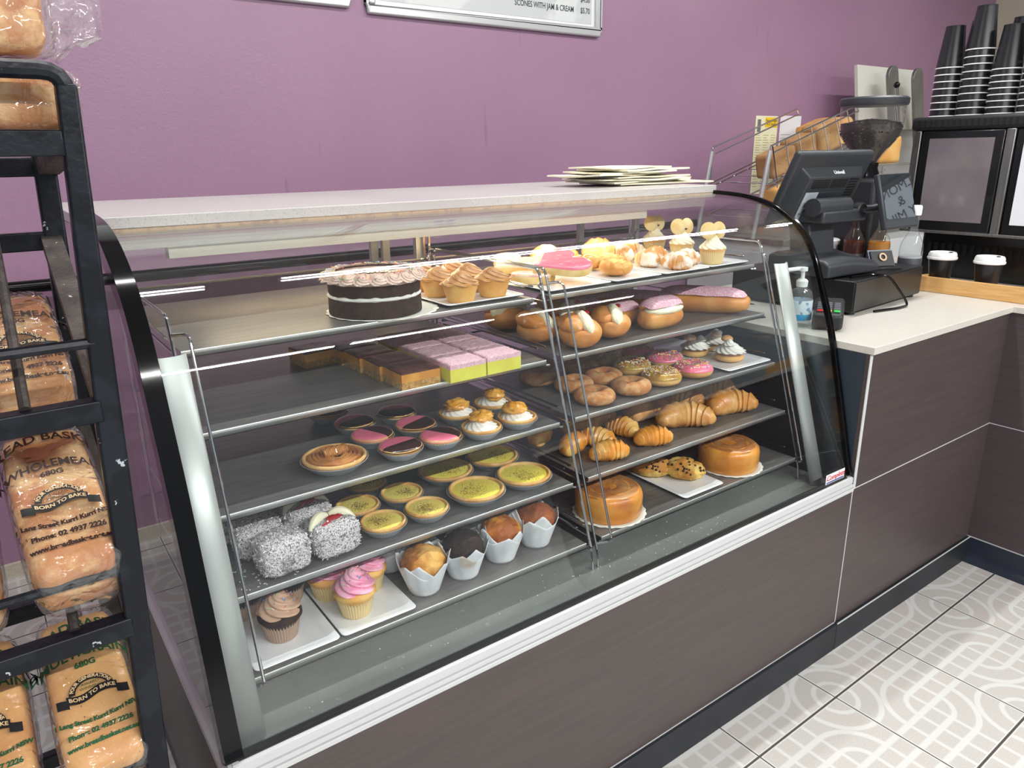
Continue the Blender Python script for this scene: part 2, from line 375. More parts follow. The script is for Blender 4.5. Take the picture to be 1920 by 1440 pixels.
# ================================================================ DISPLAY CASE
XL, XR = -1.636, -.002
PR = [(.010, .545), (.022, .57), (.052, .69), (.084, .813), (.116, .93), (.155, 1.035), (.178, 1.095), (.208, 1.150), (.238, 1.182), (.277, 1.209), (.325, 1.232), (.385, 1.248), (.45, 1.256), (.53, 1.260)]
def cat_rom(P, n=4):
    out = []
    for i in range(len(P) - 1):
        p0, p1, p2, p3 = [Vector(P[max(0, min(len(P) - 1, i + k))]) for k in (-1, 0, 1, 2)]
        for k in range(n):
            t = k / n; out.append(.5 * ((2 * p1) + (p2 - p0) * t + (2 * p0 - 5 * p1 + 4 * p2 - p3) * t * t + (3 * p1 - p0 - 3 * p2 + p3) * t ** 3))
    return out + [Vector(P[-1])]
PP = cat_rom(PR)
def off(P, d):
    out = []
    for i, p in enumerate(P):
        a = P[max(i - 1, 0)]; b = P[min(i + 1, len(P) - 1)]; tn = (b - a).normalized(); out.append(p + Vector((tn.y, -tn.x)) * d)
    return out
def strip(g, P0, P1, x0, x1):        # solid between two profiles, extruded in x
    n = len(P0); vs = [(x, p.x, p.y) for x in (x0, x1) for q_ in (P0, P1) for p in q_]
    fs = []
    for i in range(n - 1):
        fs += [(i, i + 1, 2 * n + i + 1, 2 * n + i), (n + i, 3 * n + i, 3 * n + i + 1, n + i + 1), (i, n + i, n + i + 1, i + 1), (2 * n + i, 2 * n + i + 1, 3 * n + i + 1, 3 * n + i)]
    fs += [(0, 2 * n, 3 * n, n), (n - 1, 2 * n - 1, 4 * n - 1, 3 * n - 1)]
    return g.add(vs, fs)
case = thing('display_case', 'long curved-glass bakery display case on a brown laminate base, full of cakes', 'display case', (0, 0, 0))
G().box(XL, 0, .087, -.001, 1.12, .503).build('base_cabinet', BROWN, case, bevel=.001)
G().box(XL + .003, -.010, 0, -.001, 1.11, .087).build('plinth', KICK, case, bevel=.002)
G().box(XL, -.0012, .0862, -.001, .001, .0892).build('plinth_trim', WHITEM, case)
G().box(XL + .01, .03, .503, XR - .004, 1.10, .512).build('deck', DECK, case)
g = G(); g.box(XL, -.006, .503, XR, .014, .512); g.box(XL + .004, -.003, .5135, XR, .014, .5225); g.box(XL + .004, .000, .524, XR, .016, .541); g.box(XL + .01, .002, .512, XR - .001, .012, .5425)
g.build('front_sill', WHITEM, case, bevel=.0008)
G().box(XL + .02, .006, .5418, XR - .02, .022, .5452).build('glass_gasket', mat('gasket_black', (22, 24, 24), .5), case)
G().box(XL - .002, .0, .503, XL + .014, 1.12, .518).build('side_rail', ALU, case, bevel=.001)
strip(G(), off(PP, 0), off(PP, -.006), XL + .02, XR - .012).build('front_glass', GLASS, case)
for nm, x0, x1, w0, w1 in (('left', XL - .002, XL + .024, .006, -.034), ('right', XR - .012, XR + .001, .003, -.012)):
    strip(G(), off(PP, w0), off(PP, w1), x0, x1).build('curved_trim', BLACKG, case, bevel=.002)
poly = [(p.x, p.y) for p in off(PP, -.008)] + [(1.10, 1.258), (1.10, .512), (.02, .512)]
for x0 in (XL + .006, XR - .010):
    g = G(); n_ = len(poly); vs = [(x, y, z) for x in (x0, x0 + .005) for y, z in poly]
    g.add(vs, [tuple(range(n_))[::-1], tuple(range(n_, 2 * n_))] + [(i, (i + 1) % n_, n_ + (i + 1) % n_, n_ + i) for i in range(n_)])
    g.build('side_glass', GLASS, case, ang=50)
for x0, y1, z1, y0, z0 in ((-1.585, .225, 1.100, .060, .513), (-.052, .240, 1.092, .064, .513)):
    g = G(); R_ = .026
    def fn(u, v, x0=x0):
        a = pi * u; c = Vector((x0, y0 + (y1 - y0) * v, z0 + (z1 - z0) * v)); return c + Vector((-cos(a) * R_, -sin(a) * R_ * .55 + .012, 0))
    g.grid(14, 2, fn); g.build('corner_post', SILVER, case, solid=.0015)
g = G(); g.box(XL + .02, .545, 1.226, XR - .02, 1.10, 1.256)
g.build('roof_pan', mat('roof_steel', (205, 200, 190), .35, .5), case)
G().box(XL + .015, .524, 1.258, XR - .01, 1.11, 1.2655).build('roof_board', mat('particle_board_edge', (206, 162, 96), .7, col2=(160, 110, 60), sc=60, lo=.5, hi=.65), case)
G().box(-1.50, .555, 1.204, -.25, .585, 1.226).build('lamp_housing', mat('lamp_housing_cream', (226, 222, 206), .4), case)
lamp = G().tube([(-1.44, .603, 1.213), (-.32, .603, 1.213)], .009, 10).build('lamp_tube', mat('warm_tube_glow', (255, 222, 160), .5, emit=9), case)
for x in (-1.60, -.838, -.030): G().box(x - .009, .806, .512, x + .009, .824, 1.226).build('rear_mullion', ALU, case, bevel=.001)
for x0, x1, y in ((XL + .02, -.80, 1.062), (-.85, XR - .02, 1.082)):
    d = G().box(x0 + .02, y, .535, x1 - .02, y + .005, 1.205).build('sliding_door', GLASS, case)
    g = G(); g.box(x0, y - .006, .512, x1, y + .011, .537); g.box(x0, y - .006, 1.203, x1, y + .011, 1.226); g.box(x0, y - .006, .537, x0 + .022, y + .011, 1.203); g.box(x1 - .022, y - .006, .537, x1, y + .011, 1.203)
    g.build('door_frame', ALU, d)
# maker's sticker
st = G().box(-.114, .0125, .5455, -.028, .0132, .5725, M=None).build('maker_sticker', mat('sticker_white', (238, 236, 238), .4), case)
RED = mat('sticker_red', (206, 40, 44), .4); BLU = mat('sticker_blue', (56, 70, 170), .4)
text('sticker_lettering', 'Complete', .0205, RED, st, XZ(-.071, .012, .5615), shear=.3, bold=.0001)
G().box(-.110, .0119, .5478, -.032, .0124, .5508).build('sticker_underline', BLU, st)

tag(G().box(-1.632, .5206, 1.2655, -.0005, 1.165, 1.2858).build('stone_benchtop', STONE, bevel=.0015), 'pale speckled stone slab lying along the top of the display case', 'benchtop')

# racks inside the case
SY = {1: .308, 2: .262, 3: .216, 4: .170, 5: .124}; SZ = {1: 1.085, 2: .957, 3: .828, 4: .702, 5: .577}; DEPTH = {k: .775 - SY[k] for k in SY}
def rack(xa, xb, label):
    t = thing('wire_rack', label, 'rack')
    for xs, sgn in ((xa, 1), (xb, -1)):
        p = fillet([(xs, .118, .512), (xs, .121, .545), (xs, .302, 1.135), (xs, .30 + .012, 1.146), (xs, .775, 1.146), (xs, .785, .512)], .018)
        G().tube(p, .0030, 8).build('side_frame', CHROME, t)
        xi = xs + sgn * .022
        p = fillet([(xs, .126, .566), (xi, .108, .572), (xi, .100, .580), (xi, .268, 1.112), (xi, .282, 1.118), (xs, .296, 1.116)], .010)
        G().tube(p, .0027, 8).build('retainer_wire', CHROME, t)
        for k in range(1, 6):
            z = SZ[k] - .014; y0 = SY[k]
            G().tube([(xs, y0 + .006, z), (xs + sgn * .012, y0 + .01, z), (xs + sgn * .012, .785, z)], .0024, 6).build('shelf_support', CHROME, t)
            G().tube(fillet([(xs, y0 + .055, z + .030), (xs + sgn * .003, y0 + .04, z + .030), (xs + sgn * .003, .785, z + .030)], .01), .0022, 6).build('guide_wire', CHROME, t)
    for z in (.56, .9, 1.12): G().tube([(xa, .785, z), (xb, .785, z)], .003, 6).build('back_wire', CHROME, t)
    for xs in (xa, xb):
        G().tube([(xs, .80, .512), (xs, .80, 1.224)], .004, 8).build('rear_upright', CHROME, t)
    return t
rack(-1.566, -.828, 'left chrome wire rack holding five steel trays inside the case')
rack(-.812, -.070, 'right chrome wire rack holding five steel trays inside the case')
NMS = {1: 'top', 2: 'second', 3: 'third', 4: 'fourth', 5: 'bottom'}
for nm, xa, xb in (('left', -1.552, -.842), ('right', -.798, -.084)):
    for k in range(1, 6):
        y0 = SY[k]; z = SZ[k]; g = G()
        g.box(xa, y0 + .001, z - .0012, xb, .775, z); g.box(xa, .7738, z - .010, xb, .775, z)
        tr_ = g.build('steel_tray', TRAY); g = G(); g.tube([(xa, y0 + .001, z - .0006), (xb, y0 + .001, z - .0006)], .0013, 8); g.box(xa, y0, z - .0115, xb, y0 + .0012, z - .0006); g.box(xa, y0, z - .0115, xb, y0 + .008, z - .0103)
        g.build('front_lip', ALU, tr_)
        tag(tr_, f'{NMS[k]} steel tray of the {nm} rack in the display case', 'tray', 'steel trays in the display case')

# ================================================================ COUNTER
XC = .8269
ct = thing('service_counter', 'brown laminate service counter turning a corner beside the display case', 'counter')
NAVY = mat('counter_end_dark', (38, 50, 62), .45)
G().box(.0015, 0, .087, XC, .80, .88).build('front_panel', BROWN, ct, bevel=.001)
G().box(XC, -2.6, .087, 1.62, .80, .88).build('return_panel', mat('brown_laminate_return', (82, 70, 73), .42, 0, col2=(75, 64, 67), sc=5, stretch=(1, 1, 22), lo=.35, hi=.65), ct, bevel=.001)
G().box(.0002, .012, .50, .0015, .80, .879).build('end_panel', NAVY, ct)
G().box(.0003, -.0015, .505, .0120, .0005, .879).build('corner_strip', WHITEM, ct)
G().box(.0003, -.0012, .089, .0035, .0005, .505).build('seam_strip', WHITEM, ct)
G().box(.0003, -.0010, .5045, XC, .0005, .5072).build('seam_strip', WHITEM, ct)
G().box(XC - .0010, -2.6, .5045, XC + .001, 0, .5072).build('seam_strip', WHITEM, ct)
KICKC = mat('black_cove_vinyl', (32, 37, 48), .3, 0, col2=(40, 46, 60), sc=4)
G().box(.0, -.010, 0, XC, .5, .087).build('plinth', KICK, ct, bevel=.002)
g = G(); cv = [(XC + .01, 0), (XC - .030, 0), (XC - .012, .012), (XC - .004, .035), (XC - .002, .087), (XC + .01, .087)]
vs = [(x, y, z) for y in (-2.6, 0) for x, z in cv]; n_ = len(cv)
g.add(vs, [tuple(range(n_)), tuple(range(n_, 2 * n_))[::-1]] + [(i, (i + 1) % n_, n_ + (i + 1) % n_, n_ + i) for i in range(n_)])
g.build('plinth', KICKC, ct, ang=50)
G().box(.0, -.0112, .0862, XC, -.009, .0895).build('plinth_trim', WHITEM, ct)
G().box(XC - .0032, -2.6, .0862, XC - .001, 0, .0895).build('plinth_trim', WHITEM, ct)
g = G().prism([(.0005, -.009), (.818, -.009), (.818, -2.62), (1.64, -2.62), (1.64, .82), (.0005, .82)], .8805, .90)
tag(g.build('worktop', CTOP, bevel=.001), 'pale L-shaped stone worktop on the brown service counter', 'worktop')

# ================================================================ THE FOOD
def plate(label, x0, y0, x1, y1, z, group=None):
    """rectangular melamine plate with a raised rim, corners (x0,y0)-(x1,y1)"""
    t = thing('serving_plate', label, 'plate', ((x0 + x1) / 2, (y0 + y1) / 2, z), group=group)
    a, b = (x1 - x0) / 2, (y1 - y0) / 2
    def rr(a, b, r): return [(cx_ + r * cos(t_), cy_ + r * sin(t_)) for cx_, cy_, t0 in ((a - r, b - r, 0), (-a + r, b - r, pi / 2), (-a + r, -b + r, pi), (a - r, -b + r, 1.5 * pi)) for t_ in [t0 + k * pi / 8 for k in range(5)]]
    rings = [(a - .020, b - .020, .006, .0008), (a - .012, b - .012, .008, .0008), (a, b, .010, .0068), (a - .002, b - .002, .009, .0085), (a - .016, b - .016, .008, .0040), (a - .024, b - .024, .006, .0032)]
    g = G(); vs = []; fs = []; n = 20
    for A, B, r, z_ in rings: vs += [(x, y, z_) for x, y in rr(A, B, r)]
    for j in range(len(rings) - 1): fs += [(j * n + i, j * n + (i + 1) % n, (j + 1) * n + (i + 1) % n, (j + 1) * n + i) for i in range(n)]
    fs += [tuple(range(n))[::-1], tuple((len(rings) - 1) * n + i for i in range(n))]
    g.add(vs, fs); g.build('dish', PLATE, t, ang=60); return t
PLH = .0035
z1, z2, z3, z4, z5 = (SZ[k] + .0004 for k in range(1, 6))
plate('white rectangular plate under the caramel swirl tarts, top left shelf', -1.045, .322, -.850, .560, z1)
plate('white rectangular plate under the iced heart biscuits, top right shelf', -.790, .318, -.598, .640, z1)
plate('white rectangular plate under the apricot and custard danishes, top right shelf', -.590, .318, -.428, .720, z1)
plate('white rectangular plate under the powdered croissants, top right shelf', -.420, .318, -.250, .740, z1)
plate('white rectangular plate under the butterfly cupcakes, top right shelf', -.243, .322, -.085, .760, z1)
plate('white rectangular plate under the cream puffs, third right shelf', -.268, .222, -.088, .520, z3)
plate('white rectangular plate under the rock cakes, bottom right shelf', -.520, .130, -.375, .420, z5)
plate('white rectangular plate under the chocolate cupcakes, bottom left shelf', -1.548, .130, -1.400, .420, z5)
plate('white rectangular plate under the pink cupcakes, bottom left shelf', -1.396, .130, -1.250, .420, z5)

def ripple(n, a): return lambda p, t, j: p + Vector((cos(t), sin(t), 0)) * (a * cos(n * t))
def foil_shell(t, R, h, nr=44):
    k = R / .043
    G().lathe([(.0, .0), (R * .66, .0), (R * .68, .001), (R * .97, h - .003), (R * 1.03, h - .001), (R * 1.04, h + .0005), (R * 1.01, h)], 132,
              lambda p, t_, j: p + Vector((cos(t_), sin(t_), 0)) * (.0009 * cos(nr * t_) if 2 <= j <= 4 else 0)).build('foil_cup', FOIL, t, ang=50)
    G().lathe([(.001, .0015), (R * .66, .0015), (R * .94, h - .002), (R * .985, h + .002), (R * .975, h + .005), (R * .93, h + .0062), (R * .88, h + .005), (R * .86, h), (.001, h - .001)], 48,
              lambda p, t_, j: p + Vector((0, 0, .0006 * nz((cos(t_) * 3, sin(t_) * 3, R * 90), 2))) if j > 2 else p).build('pastry_shell', PASTRY, t, ang=70)
def half_disc(g, R, z, hgt, a0, a1, n=26):
    def fn(u, v):
        a = a0 + (a1 - a0) * u; r = R * v; return Vector((r * cos(a), r * sin(a), z + hgt * (1 - v ** 7) - .0035 * v ** 18))
    g.grid(n, 12, fn)
def neenish():
    t = thing('neenish_tart', 'x', 'tart'); R = .0425; foil_shell(t, R, .018)
    g = G(); half_disc(g, R * 1.0, .0242, .0030, 0, pi, 30); g.build('pink_icing', PINK, t, ang=80)
    g = G(); half_disc(g, R * 1.005, .0243, .0032, pi, 2 * pi, 30); g.build('chocolate_icing', CHOC, t, ang=80)
    return t
GN = 'neenish tarts on the third left shelf'
place(neenish(), [
    (-1.199, .262, z3, rad(8), 'pink and chocolate neenish tart, front row, just right of the caramel pie'),
    (-1.110, .262, z3, rad(118), 'neenish tart at the front beside the pineapple tarts, pink half on the left'),
    (-1.215, .352, z3, rad(112), 'neenish tart of the middle row, pink half on the left, nearer the caramel pie'),
    (-1.117, .352, z3, rad(20), 'neenish tart of the middle row beside the pineapple tarts, pink half at the back'),
    (-1.212, .442, z3, rad(14), 'neenish tart of the back row, left one behind the middle pair'),
    (-1.114, .444, z3, rad(-20), 'neenish tart of the back row nearest the pineapple tarts'),
    (-1.232, .540, z3, rad(-15), 'neenish tart hidden furthest back under the shelf edge, only its left half showing')], GN)
CUS_S = mat('custard_small', (250, 232, 124), .3, coat=.2, col2=(244, 218, 108), sc=30, sss=.1); CUS_L = mat('custard_large', (252, 236, 104), .3, coat=.2, col2=(246, 224, 92), sc=22, sss=.1)
def custard(R, m, h=.02):
    t = thing('custard_tart', 'x', 'tart'); foil_shell(t, R, h)
    G().lathe([(R * .87, h + .0012), (R * .8, h + .0026), (R * .4, h + .0034), (.0, h + .0036)], 40).build('custard_filling', m, t, ang=80)
    rn = random.Random(int(R * 1e4)); g = G(); cx0, cy0 = -R * .18, R * .12
    for i in range(int(260 + R * 3500)):
        x_, y_ = rn.gauss(cx0, R * .27), rn.gauss(cy0, R * .24); r_ = math.hypot(x_, y_)
        if r_ > R * .82: continue
        z_ = h + .0036 - .0010 * (r_ / (R * .8)) ** 2; k_ = rn.uniform(.0004, .0009); g.ball((x_, y_, z_), (k_, k_ * rn.uniform(.6, 1.8), k_ * .6), 5, 3)
    stuff(g.build('nutmeg_dusting', mat('nutmeg', (104, 60, 30), .8), t)); return t
GC = 'small custard tarts on the fourth left shelf'
place(custard(.0435, CUS_S, .019), [
    (-1.262, .228, z4, 0, 'small custard tart at the front beside the lamingtons, dusted with nutmeg'),
    (-1.168, .228, z4, 1, 'small custard tart at the front, right one, next to the large custard tarts'),
    (-1.272, .320, z4, 2, 'small custard tart behind the front one, close to the cream lamingtons'),
    (-1.176, .318, z4, 3, 'small custard tart in the middle row between the lamingtons and large tarts'),
    (-1.215, .405, z4, 4, 'small custard tart furthest back, partly under the shelf edge above')], GC)
place(custard(.059, CUS_L, .020), [
    (-1.047, .236, z4, 0.5, 'large custard tart at the front, left of the front pair, nutmeg dusted'),
    (-.925, .236, z4, 1.5, 'large custard tart at the front right corner beside the chrome rack wire'),
    (-1.047, .358, z4, 2.5, 'large custard tart behind the front left one'),
    (-.922, .360, z4, 3.6, 'large custard tart behind the front right one, under a reflection'),
    (-1.075, .482, z4, 4.6, 'large custard tart at the back left, only its foil edge showing'),
    (-.935, .484, z4, 5.6, 'large custard tart at the back right, only its foil edge showing')], 'large custard tarts on the fourth left shelf')

def swirl(g, R, H, ridges=6, twist=1.3, amp=.13, z0=0, pw=.75, nth=72, nz_=26, tip=.04, lean=0):
    def fn(u, v):
        th = 2 * pi * u; r = R * ((1 - v) ** pw * (1 - tip) + tip * (1 - v)); ph = ridges * th + twist * 2 * pi * v * ridges / 2
        r *= 1 + amp * (abs(cos(ph / 2)) * 2 - 1) * (1 - .3 * v) + .05 * sin(v * 9)
        if v == 0: r *= .9
        return Vector((r * cos(th) + lean * v * v, r * sin(th), z0 + H * (v ** 1.05)))
    g.grid(nth, nz_, fn, closeu=True)
def sprinkles(fn_pt, n, L=.0055, r=.0007, seed=1):
    rn = random.Random(seed); g = G()
    for i in range(n):
        c, nrm = fn_pt(rn); g.k = rn.randrange(6); d = Vector((rn.uniform(-1, 1), rn.uniform(-1, 1), rn.uniform(-.3, .5))).normalized()
        g.tube([c - d * L / 2, c + d * L / 2], r, 4)
    return g
def pineapple():
    t = thing('pineapple_cream_tart', 'x', 'tart'); R = .0425; foil_shell(t, R, .018)
    g = G(); swirl(g, R * .80, .022, 11, .5, .07, .019, pw=.55, tip=.25); g.build('cream', WCREAM, t, ang=80)
    FR = mat('pineapple_jam', (232, 158, 40), .18, coat=.7, sss=.3, col2=(240, 186, 84), sc=60, bump=.5, bsc=150)
    G().ball((.003, .004, .040), (.026, .023, .012), 28, 18, lambda d: 1 + .35 * nz(d, 2.6, 4) + .16 * nz(d, 7)).build('pineapple_topping', FR, t, ang=80); return t
place(pineapple(), [
    (-1.018, .255, z3, 0, 'pineapple cream tart at the front, left of the pair, beside the neenish tarts'),
    (-.925, .258, z3, 2, 'pineapple cream tart at the front right beside the chrome wires'),
    (-1.010, .358, z3, 3, 'pineapple cream tart behind the front left one'),
    (-.912, .368, z3, 4.2, 'pineapple cream tart at the back right of the four')], 'pineapple tarts on the third left shelf')
# caramel pie
t = thing('caramel_pie', 'large caramel pie in foil with a piped caramel coil, alone on the third left shelf', 'pie', (-1.322, .288, z3)); R = .060
foil_shell(t, R, .020, 60)
G().lathe([(R * .86, .020), (R * .80, .023), (R * .3, .021), (0, .021)], 40).build('caramel_layer', CARAM, t)
g = G()
for r_, z_ in ((.044, .0245), (.037, .0262), (.030, .0272), (.023, .0272)):
    g.tube([(r_ * cos(a), r_ * sin(a) , z_ + .0012 * sin(5 * a)) for a in [2 * pi * k / 50 for k in range(50)]], .0036, 8, closed=True)
g.build('caramel_ring', CARAM, t)
g = G(); pts = [(-.022 + .044 * k / 90, -.003 + .009 * cos(k * .75), .034 + .0075 * sin(k * .75)) for k in range(91)]
g.tube(pts, .0030, 8); g.build('caramel_coil', CARAM, t)

def caramel_tart():
    t = thing('caramel_swirl_tart', 'x', 'tart')
    G().lathe([(.0, 0), (.026, 0), (.028, .003), (.0375, .036), (.0385, .040), (.036, .041), (.034, .037), (.0, .036)], 48,
              lambda p, a, j: p * (1 + .02 * nz((cos(a) * 2, sin(a) * 2, p.z * 40)))).build('pastry_shell', mat('tart_case_pastry', (234, 184, 104), .6, col2=(216, 152, 74), sc=16, bump=.3, bsc=260), t, ang=70)
    g = G(); swirl(g, .039, .027, 7, .9, .12, .036, pw=.6, tip=.2, lean=.004); g.build('caramel_swirl', mat('piped_caramel', (176, 122, 74), .26, coat=.4, col2=(198, 148, 96), sc=40), t, ang=80)
    return t
place(caramel_tart(), [
    (-.990, .362, z1 + PLH, 0, 'caramel swirl tart at the front left of its white plate'),
    (-.993, .450, z1 + PLH, 1, 'caramel swirl tart behind the front left one, beside the birthday cake'),
    (-.908, .455, z1 + PLH, 2, 'caramel swirl tart in the second row, right side'),
    (-.903, .370, z1 + PLH, 3, 'caramel swirl tart at the front right of its white plate'),
    (-.900, .536, z1 + PLH, 4, 'caramel swirl tart at the back right of its plate'),
    (-.984, .535, z1 + PLH, 5, 'caramel swirl tart at the back left, just showing past the cake')], 'caramel swirl tarts on the top left shelf')

# doilies
def doily(label, loc, R, n=22):
    g = G(); g.lathe([(.0, .0004), (R * .86, .0004), (R * .93, .0012), (R, .0016)], n * 8, lambda p, a, j: p * (1 + (.035 * abs(cos(n * a / 2)) if j == 3 else 0)))
    o = g.build('paper_doily', PAPER, None, solid=.0004); o.location = loc; return tag(o, label, 'doily', 'paper doilies under the cakes')
doily('white scalloped paper doily under the chocolate birthday cake', (-1.150, .400, z1), .108)
doily('white scalloped paper doily under the tea cake beside the chrome wires', (-.700, .205, z5), .084)
doily('white scalloped paper doily under the tea cake in the bottom right corner', (-.262, .205, z5), .084)
# birthday cake
t = thing('birthday_cake', 'two-layer chocolate birthday cake with mocha cream rosettes and piped lettering', 'cake', (-1.166, .398, z1 + .0017), rad(-3)); t.scale = (1.05, 1.05, 1.04); R = .086
wob = lambda a0: (lambda p, a, j: p * (1 + .008 * nz((cos(a) * 2 + a0, sin(a) * 2, 3))))
G().lathe([(0, 0), (R, 0), (R * 1.01, .004), (R * 1.0, .030), (R * .97, .033), (0, .033)], 64, wob(1)).build('lower_cake_layer', CHOCCAKE, t, ang=50)
G().lathe([(0, .029), (R * .96, .0295), (R * 1.01, .034), (R * .96, .0395), (0, .040)], 90, lambda p, a, j: p * (1 + .035 * nz((cos(a) * 7, sin(a) * 7, 3)))).build('cream_filling', WCREAM, t, ang=70)
G().lathe([(0, .037), (R * .97, .037), (R * .99, .041), (R * 1.0, .064), (0, .066)], 64, wob(5)).build('upper_cake_layer', CHOCCAKE, t, ang=50)
MOC = mat('mocha_cream', (218, 190, 176), .45, sss=.2, col2=(204, 174, 160), sc=18)
G().lathe([(R * .995, .060), (R * 1.035, .064), (R * 1.04, .070), (R * .99, .0745), (0, .075)], 64, lambda p, a, j: p + Vector((0, 0, -.004 * max(0, nz((cos(a) * 3, sin(a) * 3, 1))) if j == 0 else 0))).build('cream_top', MOC, t, ang=60)
for k in range(20):
    a = 2 * pi * k / 20; g = G(); swirl(g, .0165, .0095, 5, 1.4, .20, 0, pw=.6, tip=.25, nth=36, nz_=12)
    M = T3(R * .98 * cos(a), R * .98 * sin(a), .0715) @ RZ(a) @ RY(.5)
    g.v = [M @ p for p in g.v]; g.build('cream_rosette', MOC, t, ang=80)
def fp(rn):
    a = rn.uniform(0, 2 * pi); r = R * rn.uniform(.80, 1.12); return Vector((r * cos(a), r * sin(a), .083 - abs(r - R * .92) * .5)), 0
stuff(sprinkles(fp, 150, .0055, .0008, 3).build('sprinkles', SPRK, t))
text('piped_lettering', 'Happy\nBirthday', .030, CHOC, t, RZ(rad(-22)) @ T3(.000, -.004, .0758), bold=.0007, extrude=.0011, shear=.2)

# coconut slice & caramel slice
def slice_(label, x, y, z, kind, group, rz=0, sx=1):
    t = thing({'choc': 'caramel_slice', 'pink': 'coconut_slice'}[kind], label, 'slice', (x, y, z), rz, group); a, b = .0415 * sx, .0385
    rn = random.Random(hash(label) % 999)
    def slab(z0, z1_, j=.0006, sub=0, amp=0, sc=90):
        g = G(); n = 14
        def top(u, v): x_, y_ = -a + 2 * a * u, -b + 2 * b * v; e = min(u, 1 - u, v, 1 - v); return Vector((x_, y_, z1_ + amp * nz((x_, y_, x), sc) - (.0015 if e < .01 and amp else 0)))
        g.grid(n, n, top); P = [(-a, -b), (a, -b), (a, b), (-a, b)]
        for i in range(4):
            p, q_ = P[i], P[(i + 1) % 4]
            g.grid(n, 3, lambda u, v: Vector((p[0] + (q_[0] - p[0]) * u, p[1] + (q_[1] - p[1]) * u, z0 + (z1_ - z0) * v - (.0015 if v > .99 and amp else 0) + (amp * nz((p[0] + (q_[0] - p[0]) * u, p[1] + (q_[1] - p[1]) * u, x), sc) if v > .99 else 0))))
        g.add([(-a, -b, z0), (a, -b, z0), (a, b, z0), (-a, b, z0)], [(0, 1, 2, 3)]); return g
    if kind == 'choc':
        slab(0, .014).build('biscuit_base', mat('crumb_base', (196, 156, 92), .85, col2=(160, 118, 62), sc=150, bump=.8, bsc=260), t, ang=50)
        slab(.014, .030).build('caramel_layer', mat('slice_caramel', (214, 154, 62), .35, col2=(196, 130, 50), sc=30, sss=.1), t, ang=50)
        slab(.030, .035, amp=.0012, sc=45).build('chocolate_topping', mat('slice_chocolate', (62, 34, 28), .3, col2=(80, 46, 38), sc=40, bump=.4, bsc=80), t, ang=70)
    else:
        slab(0, .026).build('lemon_base', mat('lemon_jelly_base', (222, 220, 92), .4, sss=.2, col2=(212, 206, 80), sc=20), t, ang=50)
        slab(.026, .037, amp=.0022, sc=170).build('coconut_icing', mat('pink_coconut', (240, 186, 202), .8, col2=(250, 214, 224), sc=190, bump=1.2, bsc=520), t, ang=85)
    return t
rows = ['front', 'second', 'third', 'back']
for i in range(4):
    slice_(f'chocolate topped caramel slice, {rows[i]} piece of the row beside the pink slices', -1.146 - .006 * i, .301 + .079 * i, z2, 'choc', 'caramel slices on the second left shelf')
    slice_(f'pink coconut slice with yellow base, {rows[i]} piece of the column next to the chocolate slices', -1.050, .284 + .079 * i, z2, 'pink', 'coconut slices on the second left shelf')
    slice_(f'pink coconut slice with yellow base, {rows[i]} piece of the column beside the chrome rack', -.962, .286 + .079 * i, z2, 'pink', 'coconut slices on the second left shelf')
slice_('chocolate topped caramel slice set apart at the far left behind the row', -1.238, .565, z2, 'choc', 'caramel slices on the second left shelf', .1)

# lamingtons
COCO = mat('coconut_coating', (120, 104, 108), .85, col2=(226, 224, 228), sc=330, lo=.36, hi=.54, bump=1.2, bsc=420, det=3, col3=(80, 58, 60), sc3=22, lo3=.60, hi3=.74)
FLK = mat('coconut_flake', (236, 234, 232), .7); 
def lamington(cream, seed):
    t = thing('lamington', 'x', 'lamington'); a, b, h = .043, .040, .062; rn = random.Random(seed)
    g = G()
    def fn(d):
        e = 5; m_ = (abs(d.x) ** e + abs(d.y) ** e + abs(d.z) ** e) ** (-1 / e); return m_ * (1 + .05 * nz(d, 3, seed) + .02 * nz(d, 9, seed))
    g.ball((0, 0, h / 2), (a, b, h / 2), 48, 32, fn); 
    g.build('coconut_cake', COCO, t, ang=85)
    g = G()
    for i in range(520):
        d = Vector((rn.gauss(0, 1), rn.gauss(0, 1), rn.gauss(0, 1) + .25)).normalized(); k = fn(d) * 1.005
        p = Vector((d.x * a, d.y * b, h / 2 + d.z * h / 2)) if 0 else Vector((d.x * a * k, d.y * b * k, h / 2 + d.z * h / 2 * k))
        v = Vector((rn.uniform(-1, 1), rn.uniform(-1, 1), rn.uniform(-1, 1))).normalized() * .0022; w_ = v.cross(d).normalized() * .0006
        g.add([p - v - w_, p + v - w_, p + v + w_ + d * .001, p - v + w_ + d * .001], [(0, 1, 2, 3)])
    stuff(g.build('coconut_flakes', FLK, t))
    if cream:
        for s_, nm in ((-1, 0), (1, 0)):
            g = G(); pts = []
            for k in range(14):
                u = k / 13; pts.append(Vector((s_ * (.002 + .040 * u), .010 - .018 * u * u, h + .0005 + .004 * sin(pi * u) - .011 * u * u * u)))
            g.tube(pts, [.0028 + .0068 * sin(pi * min(1, (k + 2.0) / 16)) for k in range(14)], 10); g.build('cream', CREAM, t)
        g = G(); g.ball((.004, -.008, h + .003), (.015, .007, .0042), 20, 10, lambda d: 1 + .3 * nz(d, 2.5)); g.tube([(-.004, -.010, h + .003), (-.016, -.018, h + .001), (-.026, -.020, h - .001)], [.004, .0028, .001], 8)
        g.build('jam', JAM, t)
    return t
GL = 'lamingtons on the fourth left shelf'
place(lamington(0, 1), [(-1.458, .222, z4, .06, 'plain lamington at the front of its shelf, whitest with coconut'),
    (-1.474, .305, z4, -.05, 'plain lamington directly behind the front plain one', .98),
    (-1.505, .388, z4, .1, 'plain lamington in the third row at the far left', .98)], GL)
